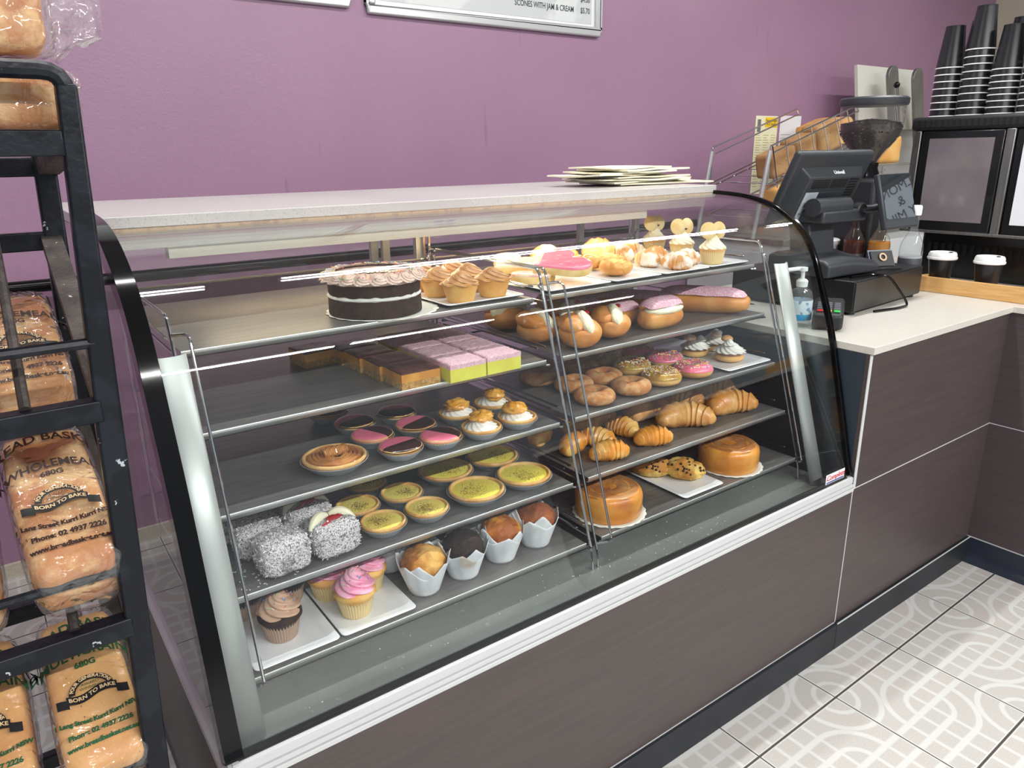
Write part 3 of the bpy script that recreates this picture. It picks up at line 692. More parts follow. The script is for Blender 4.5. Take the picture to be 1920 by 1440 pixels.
place(lamington(1, 9), [(-1.364, .226, z4, .05, 'cream and jam lamington at the front beside the custard tart'),
    (-1.378, .316, z4, .02, 'cream and jam lamington in the second row behind the front cream one'),
    (-1.410, .405, z4, .05, 'cream and jam lamington in the third row, mostly hidden')], GL)

# cupcakes
def cupcake(kind):
    nm, cake, paper, fr = {'pink': ('pink_cupcake', VCAKE, CASEP, PFROST), 'choc': ('chocolate_cupcake', CHOCCAKE, CASEC, CFROST), 'wing': ('butterfly_cupcake', VCAKE, CASEP, CREAM)}[kind]
    t = thing(nm, 'x', 'cupcake')
    G().lathe([(.0, 0), (.0245, 0), (.0255, .001), (.0335, .038), (.0342, .0385), (.0325, .037)], 152, lambda p, a, j: p + Vector((cos(a), sin(a), 0)) * (.0011 * cos(38 * a) if j > 1 else 0)).build('paper_case', paper, t, ang=80)
    top = .046 if kind != 'wing' else .040
    G().lathe([(.031, .030), (.0345, .038), (.0385, .043), (.0385, .048), (.034, .054), (.02, .058), (0, .059)] if kind != 'wing' else [(.031, .03), (.0345, .038), (.034, .042), (.02, .046), (0, .047)], 40,
              lambda p, a, j: p * (1 + .02 * nz((cos(a), sin(a), p.z * 30), 2))).build('cake', cake, t, ang=80)
    if kind == 'wing':
        g = G(); swirl(g, .036, .040, 10, .8, .07, .040, pw=.7, tip=.35); g.build('cream_swirl', fr, t, ang=80)
        for s_, ry in ((-1, -.55), (1, .75)):
            g = G(); M = T3(s_ * .017, .004 * s_, .088) @ RY(ry) @ RX(pi / 2 - .25) 
            g.lathe([(0, -.004), (.020, -.004), (.023, 0), (.020, .004), (0, .006)], 28, M=M); g.build('cake_wing', mat('pale_sponge', (246, 222, 168), .8, col2=(236, 200, 130), sc=30, bump=.3, bsc=300), t, ang=60)
        G().ball((.004, -.012, .082), (.004, .004, .003)).build('chocolate_drop', CHOC, t)
    else:
        g = G(); swirl(g, .035, .040, 5, 1.5, .15, .053, pw=.62, tip=.05, nz_=30); g.build('frosting_swirl', fr, t, ang=80)
        def fp(rn):
            v = rn.uniform(.15, .95); a = rn.uniform(0, 2 * pi); r = .036 * (1 - v) ** .62 * 1.06; return Vector((r * cos(a), r * sin(a), .054 + .040 * v)), 0
        stuff(sprinkles(fp, 38, .006, .0008, 5).build('sprinkles', SPRK, t))
    return t
place(cupcake('pink'), [
    (-1.345, .190, z5 + PLH, .3, 'pink frosted cupcake at the very front of the right-hand plate on the bottom shelf'),
    (-1.292, .250, z5 + PLH, 1.5, 'pink frosted cupcake behind the front one, nearest the muffins', .95),
    (-1.366, .272, z5 + PLH, 2.6, 'pink frosted cupcake behind the front one, nearest the chocolate cupcakes', .95),
    (-1.325, .345, z5 + PLH, 4.1, 'pink frosted cupcake at the back of its plate, mostly hidden', .95)], 'pink cupcakes on the bottom left shelf')
place(cupcake('choc'), [
    (-1.478, .205, z5 + PLH, .4, 'chocolate cupcake with mocha frosting at the front of its white plate', .98),
    (-1.512, .308, z5 + PLH, 1.4, 'chocolate cupcake at the back left of its plate beside the corner post', .98),
    (-1.432, .305, z5 + PLH, 2.8, 'chocolate cupcake behind and right of the front one', .98)], 'chocolate cupcakes on the bottom left shelf')
place(cupcake('wing'), [
    (-.176, .378, z1 + PLH, -.4, 'butterfly cupcake at the front of its plate, closest to the curved glass end'),
    (-.150, .510, z1 + PLH, -.3, 'butterfly cupcake in the middle of the three'),
    (-.125, .640, z1 + PLH, -.2, 'butterfly cupcake furthest back, nearest the rear chrome upright')], 'butterfly cupcakes on the top right shelf')

# muffins
MUFC = {'gold': mat('muffin_gold', (206, 142, 66), .7, col2=(172, 106, 44), sc=26, bump=.7, bsc=120, col3=(224, 176, 96), sc3=14), 'dark': mat('muffin_chocolate', (54, 36, 32), .8, col2=(38, 26, 24), sc=40, bump=.9, bsc=130),
        'orange': mat('muffin_orange', (196, 116, 40), .6, col2=(150, 78, 26), sc=20, bump=.6, bsc=120, col3=(226, 156, 50), sc3=16, lo3=.52, hi3=.62), 'brown': mat('muffin_brown', (162, 90, 42), .65, col2=(128, 64, 30), sc=22, bump=.6, bsc=120)}
def muffin(kind, seed, label, x, y, rz):
    t = thing('muffin', label, 'muffin', (x, y, z5), rz, 'muffins on the bottom left shelf'); t.scale = (.95, .95, .97); rn = random.Random(seed)
    G().ball((0, 0, .062), (.0445, .0445, .032), 40, 26, lambda d: 1 + .09 * nz(d, 2.2, seed) + (.05 * nz(d, 6, seed) if d.z > 0 else 0) - (.10 * max(0, 1 - abs(nz(d, 1.7, seed + 3)) * 14) if d.z > .3 else 0)).build('muffin_top', MUFC[kind], t, ang=85)
    npk = 4; ph = rn.uniform(0, 6)
    for lay in range(2):
        g = G()
        def fn(u, v, lay=lay):
            a = 2 * pi * u; s = abs(((u * npk + ph / 6.28 + lay * .34) % 1) - .5) * 2; top = .050 + (.036 - .012 * lay) * (1 - s) ** 1.25 + .006 * sin(2 * a + seed)
            z = top * v; r = .0295 + lay * .0012 + .021 * min(1, z / .062) ** 1.0 + .006 * max(0, z - .060) / .03 + .0010 * sin(11 * a) * v
            return Vector((r * cos(a), r * sin(a), z + .0006))
        g.grid(72, 12, fn, closeu=True); g.build('paper_wrap', MUFP, t, solid=.0004, ang=50)
    G().lathe([(0, .0004), (.029, .0004), (.036, .03), (.030, .04)], 40).build('muffin_body', MUFC[kind], t)
    return t
for a in [('gold', 3, 'golden brown muffin in white parchment, nearest the pink cupcakes', -1.205, .185, .5), ('dark', 4, 'dark chocolate muffin in white parchment, front row', -1.115, .186, 1.1),
          ('orange', 5, 'orange muffin in white parchment, right of the chocolate muffin', -1.020, .192, 2.0), ('brown', 6, 'reddish brown muffin at the front right end against the chrome wires', -.925, .196, 3.2),
          ('brown', 7, 'brown muffin in the back row behind the golden front muffin', -1.225, .300, .9), ('dark', 8, 'dark chocolate muffin in the back row behind the chocolate one', -1.120, .288, .3),
          ('brown', 9, 'brown muffin in the back row behind the orange muffin', -1.020, .295, 1.9), ('brown', 10, 'brown muffin at the back right corner behind the reddish one', -.918, .300, 2.9)]: muffin(*a)

# ---- right rack, top shelf: heart biscuits, danishes, croissants
def heart_pts(s, n=40):
    out = []
    for k in range(n):
        a = 2 * pi * k / n; out.append((s * 16 * sin(a) ** 3 / 17, s * (13 * cos(a) - 5 * cos(2 * a) - 2 * cos(3 * a) - cos(4 * a) + 2.5) / 17))
    return out
def heart(label, x, y, z, pre, s, icing, tilt=0):
    rz = rad(-36)
    t = thing('heart_biscuit', label, 'biscuit', (x, y, z), group='iced heart biscuits on the top right shelf', rot=(tilt, 0, rz))
    H_ = [(x_ * cos(pre) - y_ * sin(pre), x_ * sin(pre) + y_ * cos(pre)) for x_, y_ in heart_pts(s)]
    def layer(g, k, prof):
        n = len(H_); vs = [(x_ * q_, y_ * q_, z_) for q_, z_ in prof for x_, y_ in H_] + [(0, 0, prof[-1][1])]; fs = []
        for j in range(len(prof) - 1): fs += [(j * n + i, j * n + (i + 1) % n, (j + 1) * n + (i + 1) % n, (j + 1) * n + i) for i in range(n)]
        m_ = len(prof) - 1; fs += [(m_ * n + i, m_ * n + (i + 1) % n, len(vs) - 1) for i in range(n)]; g.add(vs, fs)
    g = G(); layer(g, 1, [(.0, 0), (.95, 0), (1, .005), (1, .014), (.97, .018)]); g.build('biscuit', mat('biscuit_pale', (232, 204, 140), .65, col2=(214, 176, 106), sc=30, bump=.3, bsc=200), t, ang=60)
    g = G(); layer(g, 1, [(.975, .0165), (.985, .0195), (.96, .0225), (.85, .024), (.4, .0245)]); g.build('icing', icing, t, ang=80); return t
PICE = mat('pink_heart_icing', (238, 118, 142), .22, coat=.4, col2=(240, 136, 158), sc=20, col3=(250, 214, 214), sc3=36, lo3=.66, hi3=.70, stretch=(1, 3, 1))
BICE = mat('cream_heart_icing', (240, 214, 190), .3, coat=.3, col2=(236, 170, 166), sc=30, lo=.52, hi=.6, stretch=(1, 3, 1))
zp = z1 + PLH
heart('heart biscuit with glossy bright pink icing, front of its plate', -.680, .425, zp + .030, rad(-60), .080, PICE, rad(14))
heart('heart biscuit with white and faint pink icing behind the pink one', -.700, .585, zp + .012, rad(-40), .076, BICE, rad(9))
heart('pale heart biscuit lying underneath the pink iced one', -.725, .440, zp + .0005, rad(30), .062, BICE)
def lumpy(g, c, r, seed, a=.12, f=3, n=26, m=16, M=None):
    g.ball(c, r, n, m, lambda d: 1 + a * nz(d, f, seed) + a * .5 * nz(d, f * 2.3, seed), M)
APR = mat('apricot_half', (242, 150, 24), .12, coat=.8, sss=.3, col2=(236, 120, 20), sc=30)
CUST = mat('danish_custard', (240, 222, 140), .45, sss=.2, col2=(222, 180, 96), sc=40, bump=.2, bsc=90)
DUST = mat('sugared_pastry', (214, 150, 80), .6, col2=(246, 238, 226), sc=34, lo=.44, hi=.58, bump=.5, bsc=120, col3=(236, 196, 140), sc3=10, lo3=.52, hi3=.62)
def danish(kind):
    t = thing(kind + '_danish', 'x', 'danish'); g = G()
    for k in range(7):
        a = 2 * pi * k / 7; g.tube([(.026 * cos(a + d) * (1 + .1 * d), .026 * sin(a + d) * (1 + .1 * d), .015 + .006 * sin(d * 3)) for d in (-.1, .25, .6, .95, 1.2)], [.006, .014, .016, .013, .005], 12)
    lumpy(g, (0, 0, .012), (.036, .036, .012), 3); g.build('pastry', GOLD, t, ang=80)
    if kind == 'apricot': G().ball((0, 0, .026), (.021, .019, .014), 24, 14).build('apricot_half', APR, t)
    else:
        g = G(); lumpy(g, (0, 0, .028), (.023, .021, .013), 5, .3, 2.6); g.build('custard_topping', CUST, t, ang=80)
    return t
place(danish('apricot'), [(-.500, .520, zp, .3, 'apricot danish with a shiny orange half behind the custard danish', 1.0),
    (-.470, .655, zp, 1.3, 'apricot danish at the back of its plate, only its top showing', 1.0)], 'fruit danishes on the top right shelf')
place(danish('custard'), [(-.512, .400, zp, .7, 'custard danish at the front of its plate beside the pink heart biscuit', 1.0),
    (-.455, .480, zp, 2.1, 'custard danish behind the front one, touching the powdered croissants', 1.0)], 'custard danishes on the top right shelf')
def croissant(m, L=.13, R_=.030, curl=.9, ribs=7, H=1.0, seed=0):
    n = 110; k_ = 24; g = G(); vs = []; fs = []
    for i in range(n + 1):
        s = i / n * 2 - 1; a = s * curl; rad_ = L / (2 * curl) if curl else 1; c = Vector((rad_ * sin(a), rad_ * (cos(a) - 1) , 0)); tn = Vector((cos(a), -sin(a), 0)); nn = Vector((sin(a), cos(a), 0))
        w_ = (1 - abs(s) ** 2.2) ** .62 if abs(s) < 1 else 0
        ph = abs(s) * ribs / 2 + .25; st = (ph % 1); r = R_ * (.22 + .78 * w_) * (1.0 - .15 * (max(0, st - .22) / .78 - .4) * (1 if abs(s) < .97 else 0)) * (1 if st > .22 else 1 - .06 * (1 + cos(st / .22 * pi))); 
        if i in (0, n): r *= .55
        for j in range(k_):
            t_ = 2 * pi * j / k_; hh = sin(t_); z_ = r * H * (hh if hh > 0 else hh * .62); p = c + nn * (r * cos(t_)) + Vector((0, 0, z_ + R_ * .60 * (.22 + .78 * w_) * .0 + R_ * .60)); 
            p += Vector((1, 1, 1)) * .0016 * nz(p * 60, 1, seed); vs.append(p)
    for i in range(n):
        for j in range(k_): fs.append((i * k_ + j, i * k_ + (j + 1) % k_, (i + 1) * k_ + (j + 1) % k_, (i + 1) * k_ + j))
    fs += [tuple(range(k_))[::-1], tuple(n * k_ + j for j in range(k_))]
    return g.add(vs, fs)
CR = mat('croissant_crust', (206, 138, 68), .38, coat=.2, col2=(228, 176, 108), sc=16, lo=.42, hi=.62, bump=.35, bsc=110, col3=(150, 86, 38), sc3=9, lo3=.55, hi3=.7)
CRS = mat('small_croissant_crust', (226, 150, 58), .36, coat=.25, col2=(240, 190, 108), sc=24, lo=.45, hi=.62, bump=.4, bsc=120, col3=(176, 100, 36), sc3=14, lo3=.55, hi3=.7)
def cr_thing(name, label, m, spots, group, **kw):
    o = croissant(m, **kw).build(name, m, None, ang=70, sub=0); tag(o, 'x', 'croissant'); place(o, spots, group)
cr_thing('powdered_croissant', '', DUST, [
    (-.325, .368, zp, rad(-65), 'small croissant dusted with icing sugar, front of its plate nearest the camera'),
    (-.262, .392, zp, rad(-10), 'small sugared croissant at the front beside the butterfly cupcake'),
    (-.345, .452, zp, rad(-90), 'small sugared croissant behind the front one, left side beside the danish'),
    (-.285, .482, zp, rad(0), 'small sugared croissant in the second row, right side'),
    (-.350, .560, zp, rad(-50), 'sugared croissant in the third row with flaked topping', 1.1),
    (-.275, .590, zp, rad(-15), 'sugared croissant in the third row by the middle butterfly cupcake', 1.1),
    (-.330, .665, zp, rad(-25), 'sugared croissant at the very back of its plate', 1.25)], 'powdered croissants on the top right shelf', L=.078, R_=.026, curl=.8, ribs=5, H=1.15)
cr_thing('danish_slab', '', DUST, [(-.462, .600, zp + .0, rad(20), 'large sugared pastry twist at the back between the danishes and the croissants', 1.35)], None, L=.085, R_=.026, curl=.3, ribs=5)
bpy.data.objects['danish_slab'].name = 'pastry_twist'; bpy.data.objects['pastry_twist']['category'] = 'pastry'
tw = bpy.data.objects['pastry_twist']; tw.location = (-.545, .640, zp); 
# ---- croissants on the fourth right shelf
GK = 'large croissants on the fourth right shelf'
cr_thing('croissant', '', CR, [
    (-.385, .268, z4, rad(-30), 'large croissant in front, centre of its shelf under the curved white reflection'),
    (-.215, .262, z4, rad(-14), 'large croissant at the front right end with a pale tip'),
    (-.290, .375, z4, rad(-50), 'large croissant behind the two front large ones'),
    (-.140, .400, z4, rad(-27), 'large croissant at the back right corner'),
    (-.425, .380, z4, rad(8), 'large croissant standing behind the small golden ones'),
    (-.330, .500, z4, rad(-32), 'large croissant in the last row at the back')], GK, L=.165, R_=.037, curl=1.1, ribs=8, H=1.1)
cr_thing('small_croissant', '', CRS, [
    (-.690, .222, z4, rad(-20), 'small golden croissant at the front left end of its shelf'),
    (-.545, .222, z4, rad(-25), 'small golden croissant at the front, right of the first one'),
    (-.655, .296, z4, rad(-65), 'small croissant directly behind the front left one'),
    (-.555, .312, z4, rad(-80), 'small croissant behind the second front one, tips curling down'),
    (-.730, .305, z4, rad(25), 'small croissant behind the chrome wires at the left'),
    (-.640, .385, z4, rad(-15), 'small croissant in the third row from the front'),
    (-.755, .400, z4, rad(35), 'small croissant at the far left, seen through the left rack'),
    (-.545, .405, z4, rad(15), 'small croissant at the back in front of the large standing one')], 'small croissants on the fourth right shelf', L=.098, R_=.027, curl=.6, ribs=7, H=1.1)

# ---- second right shelf: cream buns and finger buns
BUNC = mat('sugared_bun', (200, 128, 62), .45, col2=(222, 160, 90), sc=12, lo=.42, hi=.62, bump=.15, bsc=90, col3=(240, 228, 214), sc3=26, lo3=.60, hi3=.74)
PFON = mat('pink_coconut_icing', (242, 178, 200), .75, col2=(250, 216, 228), sc=210, lo=.45, hi=.6, bump=1.1, bsc=480)
def cream_bun(seed):
    t = thing('cream_bun', 'x', 'bun')
    g = G(); g.ball((0, 0, .032), (.060, .047, .033), 36, 22, lambda d: 1 + .06 * nz(d, 1.6, seed) - (.22 if d.z > .45 and -.55 < d.y < .25 else 0)); g.build('bun_base', BUN, t, ang=80)
    g = G(); g.ball((0, .018, .052), (.054, .030, .021), 34, 18, lambda d: 1 + .07 * nz(d, 1.7, seed + 2)); g.build('bun_lid', BUNC, t, ang=80)
    g = G(); g.ball((0, 0, 0), (.057, .018, .030), 40, 14, lambda d: 1 + .12 * nz(d, 5, seed), M=T3(0, -.010, .050) @ RX(-.45)); g.build('cream_filling', CREAM, t, ang=80)
    g = G(); lumpy(g, (.014, -.016, .073), (.012, .006, .004), seed, .3); g.build('jam', JAM, t); return t
place(cream_bun(2), [
    (-.710, .305, z2, rad(60), 'cream-filled bun at the front left of its shelf, split open and sugared', 1.05),
    (-.590, .330, z2, rad(50), 'cream bun with a dab of red jam, second along the front of its shelf', 1.0),
    (-.755, .405, z2, rad(75), 'cream bun behind the chrome wires at the left end', 1.0),
    (-.625, .445, z2, rad(20), 'dark crusted cream bun behind the two front ones', .98),
    (-.735, .560, z2, rad(5), 'cream bun furthest back, seen under the caramel tart plate', 1.0)], 'cream buns on the second right shelf')
def finger_bun(L, label, x, y, rz, cream, sc=1):
    t = thing('finger_bun', label, 'bun', (x, y, z2), rz, 'pink finger buns on the second right shelf'); h = L / 2; t.scale = (1, sc, sc)
    def body(r0, z0, hz, k=0):
        return lambda u, v: None
    g = G(); vs = []
    g.ball((0, 0, .026), (h, .032, .028), 40, 20, lambda d: (1 / max(.35, (abs(d.x) ** 3.2 + (d.y * d.y + d.z * d.z) ** 1.6) ** (1 / 3.2))) * (1 + .03 * nz(d, 2))); g.build('bun', BUN, t, ang=80)
    g = G()
    def fn(u, v):
        a = 2 * pi * u; k = min(1, v * 1.0); dx, dy = cos(a) * k, sin(a) * k; e = 1 / max(.35, (abs(dx) ** 3.2 + abs(dy) ** 3.2) ** (1 / 3.2)) if k > .02 else 1
        m_ = (abs(cos(a)) ** 3.2 + abs(sin(a)) ** 3.2) ** (-1 / 3.2); x_, y_ = cos(a) * m_ * k * .93, sin(a) * m_ * k * .94
        z_ = .030 + .031 * max(0, 1 - (x_ ** 4 + y_ ** 2 * .9)) ** .5 + .0012 * nz((x_ * 9, y_ * 6, L)) - (.004 * nz((a * 2, 3, L)) + .002 if v > .93 else 0)
        return Vector((x_ * h, y_ * .033, z_ + (.001 if cream == 0 else .012)))
    g.grid(48, 14, fn, closeu=True); g.build('pink_icing', PFON, t, ang=85)
    if cream: g = G(); g.ball((0, -.008, .045), (h * .92, .031, .012), 40, 14, lambda d: 1 + .1 * nz(d, 5, 3)); g.build('cream_filling', CREAM, t, ang=80)
    return t
finger_bun(.135, 'pink iced bun split with cream at the front centre of its shelf', -.425, .325, rad(2), 1, 1.08)
finger_bun(.125, 'pink coconut iced bun right behind the cream-split one', -.485, .405, rad(10), 0)
finger_bun(.14, 'pink coconut iced bun left of centre in the second row', -.530, .505, rad(10), 0)
finger_bun(.25, 'long pink iced finger bun at the front right, pointing at the corner', -.195, .385, rad(-56), 0, 1.15)
finger_bun(.23, 'long pink iced finger bun behind the front right one', -.345, .500, rad(-50), 0)
finger_bun(.20, 'pink iced finger bun in the back row, mostly in shade', -.470, .625, rad(-25), 0)

# ---- third right shelf: doughnuts and cream puffs
def ring(g, R0, r0, hz, z0, v0=0, v1=1, nu=40, nv=18, amp=.02, grow=0, seed=0):
    def fn(u, v):
        a = 2 * pi * u; b = 2 * pi * (v0 + (v1 - v0) * v); rr = r0 + grow; k = 1 + amp * nz((cos(a) * 1.4, sin(a) * 1.4, seed))
        return Vector(((R0 + rr * cos(b)) * cos(a) * k, (R0 + rr * cos(b)) * sin(a) * k, z0 + (hz + grow) * sin(b)))
    g.grid(nu, nv, fn, closeu=True); return g
CIN = mat('cinnamon_sugar', (206, 134, 72), .8, col2=(226, 176, 124), sc=60, lo=.42, hi=.62, bump=1, bsc=700, col3=(178, 104, 52), sc3=9, lo3=.55, hi3=.68)
DGH = mat('doughnut_dough', (226, 180, 110), .55, col2=(206, 146, 74), sc=12, lo=.45, hi=.65, bump=.15, bsc=120)
def doughnut(kind):
    t = thing({'cin': 'cinnamon_doughnut', 'pink': 'pink_iced_doughnut', 'cara': 'caramel_iced_doughnut'}[kind], 'x', 'doughnut')
    ring(G(), .0285, .0205, .0165, .0165, seed=3, amp=.05).build('dough_ring', CIN if kind == 'cin' else DGH, t, ang=85)
    if kind != 'cin':
        ic = PINK if kind == 'pink' else mat('caramel_icing', (186, 150, 60), .2, coat=.5, col2=(160, 112, 50), sc=20)
        ring(G(), .0285, .0205, .0165, .0168, .02, .48, grow=.0012, seed=3, amp=.05).build('icing', ic, t, ang=85)
        def fp(rn):
            a = rn.uniform(0, 2 * pi); b = rn.uniform(.16, .84) * pi; return Vector(((.0285 + .0225 * cos(b)) * cos(a), (.0285 + .0225 * cos(b)) * sin(a), .0172 + .0185 * sin(b))), 0
        stuff(sprinkles(fp, 250, .0052, .0008, 8).build('sprinkles', SPRK if kind == 'pink' else [SPRK[0], SPRK[1], SPRK[0], SPRK[4], SPRK[0], SPRK[2]], t))
    return t
place(doughnut('cin'), [
    (-.692, .272, z3, 0, 'cinnamon sugar doughnut at the front left of its shelf'),
    (-.575, .272, z3, 1, 'cinnamon sugar doughnut at the front, second from the left'),
    (-.672, .368, z3, 2, 'cinnamon sugar doughnut in the second row on the left'),
    (-.572, .372, z3, 3, 'cinnamon sugar doughnut in the second row on the right'),
    (-.560, .470, z3, 4, 'cinnamon sugar doughnut in the third row behind the second row right one'),
    (-.700, .470, z3, 5, 'cinnamon sugar doughnut in the third row behind the chrome wires'),
    (-.640, .560, z3, 6, 'cinnamon sugar doughnut furthest back on its shelf')], 'cinnamon doughnuts on the third right shelf')
place(doughnut('cara'), [
    (-.463, .278, z3, 0, 'caramel iced doughnut with sprinkles at the front of its shelf'),
    (-.455, .388, z3, 2, 'caramel iced doughnut with sprinkles in the second row'),
    (-.452, .498, z3, 3, 'caramel iced doughnut with sprinkles in the third row')], 'caramel doughnuts on the third right shelf')
place(doughnut('pink'), [
    (-.348, .275, z3, 0, 'pink iced doughnut with sprinkles at the front beside the cream puffs'),
    (-.335, .385, z3, 2, 'pink iced doughnut with sprinkles in the second row'),
    (-.335, .492, z3, 3, 'pink iced doughnut with sprinkles in the third row')], 'pink doughnuts on the third right shelf')
def puff():
    t = thing('cream_puff', 'x', 'cream puff')
    ring(G(), .018, .022, .011, .011, seed=1).build('puff_base', DGH, t, ang=85)
    G().lathe([(0, .018), (.034, .018), (.036, .022), (.033, .026), (0, .027)], 36, lambda p, a, j: p * (1 + .04 * cos(9 * a))).build('chocolate_layer', mat('milk_chocolate_cream', (150, 110, 76), .4), t, ang=80)
    g = G(); swirl(g, .041, .026, 12, .5, .12, .026, pw=.4, tip=.4); g.build('cream_ruffle', WCREAM, t, ang=80)
    g = G(); lumpy(g, (.016, .012, .056), (.019, .016, .009), 4); g.build('puff_lid', mat('sugared_lid', (216, 164, 104), .6, col2=(240, 232, 222), sc=26, lo=.45, hi=.6), t, ang=80)
    g = G(); swirl(g, .016, .016, 7, .6, .15, .047, pw=.6, tip=.2); g.v = [p + Vector((-.014, 0, 0)) for p in g.v]; g.build('cream_star', WCREAM, t, ang=80); return t
place(puff(), [
    (-.172, .300, z3 + PLH, .5, 'cream puff at the front of its plate with piped white cream on top'),
    (-.205, .392, z3 + PLH, 2.2, 'cream puff behind and left of the front one, in shade', .95),
    (-.115, .400, z3 + PLH, 3.5, 'cream puff at the back right of its plate', .95)], 'cream puffs on the third right shelf')

# ---- bottom right shelf: tea cakes and rock cakes
TEA = mat('tea_cake_crust', (214, 134, 48), .35, coat=.25, col2=(232, 164, 76), sc=14, lo=.4, hi=.65, bump=.2, bsc=120, col3=(176, 98, 40), sc3=8, lo3=.55, hi3=.68)
TEAT = mat('tea_cake_glaze', (176, 112, 62), .25, coat=.4, col2=(204, 150, 98), sc=14, lo=.4, hi=.65)
def teacake():
    t = thing('tea_cake', 'x', 'cake'); R = .078
    G().lathe([(0, 0), (R * .96, 0), (R, .006), (R * 1.01, .046), (R * .97, .056), (R * .88, .062), (0, .062)], 60, lambda p, a, j: p * (1 + .02 * nz((cos(a) * 2, sin(a) * 2, 1)))).build('cake', TEA, t, ang=60)
    G().lathe([(R * .93, .0585), (R * .80, .0655), (R * .60, .0615), (R * .52, .0640), (R * .36, .0665), (R * .22, .062), (0, .0615)], 60, lambda p, a, j: p + Vector((0, 0, .002 * nz((cos(a) * 2, sin(a) * 2, j))))).build('glazed_top', TEAT, t, ang=80); return t
place(teacake(), [(-.700, .208, z5 + .0017, 0, 'round glazed tea cake at the left end of the bottom shelf behind the chrome wires'),
    (-.265, .208, z5 + .0017, 1, 'round glazed tea cake in the bottom right corner of the case')], 'tea cakes on the bottom right shelf')
RK = mat('rock_cake', (222, 168, 74), .7, col2=(192, 126, 52), sc=24, bump=.7, bsc=110, col3=(236, 200, 110), sc3=16)
def rock():
    t = thing('rock_cake', 'x', 'rock cake'); fn = lambda d: 1 + .14 * nz(d, 2.6, 4) + .08 * nz(d, 6, 1)
    G().ball((0, 0, .024), (.054, .036, .027), 40, 26, fn).build('rock_cake_body', RK, t, ang=85)
    rn = random.Random(4); g = G()
    for i in range(46):
        d = Vector((rn.gauss(0, 1), rn.gauss(0, 1), abs(rn.gauss(0, 1)) - .2)).normalized(); k = fn(d); g.ball((d.x * .054 * k, d.y * .036 * k, .024 + d.z * .027 * k), rn.uniform(.0022, .0036), 8, 6)
    stuff(g.build('currants', mat('currant', (44, 26, 24), .5), t)); return t
place(rock(), [(-.425, .222, z5 + PLH, rad(-62), 'rock cake studded with dark currants at the front of its plate'),
    (-.480, .285, z5 + PLH, rad(-50), 'rock cake behind and left of the front one, in shade')], 'rock cakes on the bottom right shelf')

# ================================================================ PAPER BAGS ON THE SLAB
def sheet(label, x, y, z, w_, d, rz, seed, thick, wav=.006):
    def fn_(side):
        def fn(u, v):
            p = Vector(((u - .5) * w_, (v - .5) * d, 0)); k = nz((p.x * 9, p.y * 9, seed), 1) * wav + wav * .7 * abs(u - .5) * 2 * nz((seed, 1, 2)) + wav * .6
            jag = .004 * (((v * 40) % 1) - .5) if u in (0, 1) else 0
            return Vector((p.x + jag, p.y, max(0, k * (1 - .3 * abs(v - .5))) + side * thick))
        return fn
    g = G(); nu, nv = 24, 12; g.grid(nu, nv, fn_(0)); o0 = len(g.v); g.grid(nu, nv, fn_(1))
    W = nu + 1
    ed = [i for i in range(W)] + [j * W + nu for j in range(1, nv + 1)] + [nv * W + i for i in range(nu - 1, -1, -1)] + [j * W for j in range(nv - 1, 0, -1)]
    for a, b in zip(ed, ed[1:] + ed[:1]): g.f.append((a, b, b + o0, a + o0)); g.mi.append(0)
    o = g.build('paper_bag', mat('cream_paper_bag', (238, 234, 212), .75, col2=(226, 216, 180), sc=10, lo=.5, hi=.7, sss=.05), None, ang=60)
    o.location = (x, y, z); o.rotation_euler = (0, 0, rz); return tag(o, label, 'paper bag', 'paper bags piled on the stone slab')
lv = ['lowest of the pile, sticking out furthest right', 'second lowest of the pile', 'third from the bottom of the pile', 'in the middle of the pile', 'just above the middle, poking out to the left', 'near the top of the pile', 'second from the top, cream edge folded', 'on the very top of the pile, crumpled']
sp = [(-.04, .76, .38, -4), (-.10, .78, .36, 5), (-.13, .76, .34, -8), (-.10, .77, .32, 2), (-.21, .77, .30, 9), (-.16, .76, .28, -5), (-.10, .76, .30, 6), (-.15, .77, .24, -2)]
zz = 1.2862
for k in range(8):
    th = .0045; sheet('creased white paper bag, ' + lv[k], sp[k][0], sp[k][1], zz, sp[k][2], .20, rad(sp[k][3]), k * 3.1 + 1, th, .0045); zz += th + .0022

# ================================================================ TILL AND THINGS ON THE SERVICE COUNTER
dr = thing('cash_drawer', 'black metal cash drawer under the till, on the pale worktop', 'cash drawer', (.30, .228, .90), rad(4))
G().box(0, .002, .010, .47, .42, .104).build('body', mat('black_painted_metal', (30, 31, 33), .35, .3, bump=.15, bsc=500), dr, bevel=.002)
G().box(.004, -.0015, .014, .466, .003, .100).build('drawer_front', mat('drawer_front_metal', (56, 56, 56), .35, .5), dr, bevel=.001)
for x in (.02, .43):
    for y in (.02, .38): G().lathe([(0, 0), (.012, 0), (.013, .011), (0, .011)], 14, M=T3(x + .01, y, 0)).build('foot', BLACKP, dr)
DT = 1.0045
till = thing('till', 'charcoal touch-screen till seen from behind, standing on the black cash drawer', 'till', (.400, .392, DT), rad(-4)); till.scale = (.95, .95, .93)
g = G()
def basefn(u, v): return Vector((-.145 + .27 * u, -.10 + .24 * v, 0))
prof = [(-.11, .004), (-.11, .045), (-.09, .058), (-.02, .066), (.10, .072), (.13, .060), (.13, .004)]
n_ = len(prof); vs = [(x, y, z - (.018 if x > 0 and z > .02 and y < 0 else 0)) for x in (-.135, .0, .135) for y, z in prof]; fs = []
for s_ in (0, 1): fs += [(s_ * n_ + i, s_ * n_ + (i + 1) % n_, (s_ + 1) * n_ + (i + 1) % n_, (s_ + 1) * n_ + i) for i in range(n_)]
fs += [tuple(range(n_)), tuple(2 * n_ + i for i in range(n_))[::-1]]
G().add(vs, fs).build('base', DARKP, till, bevel=.008, ang=30, seg=3)
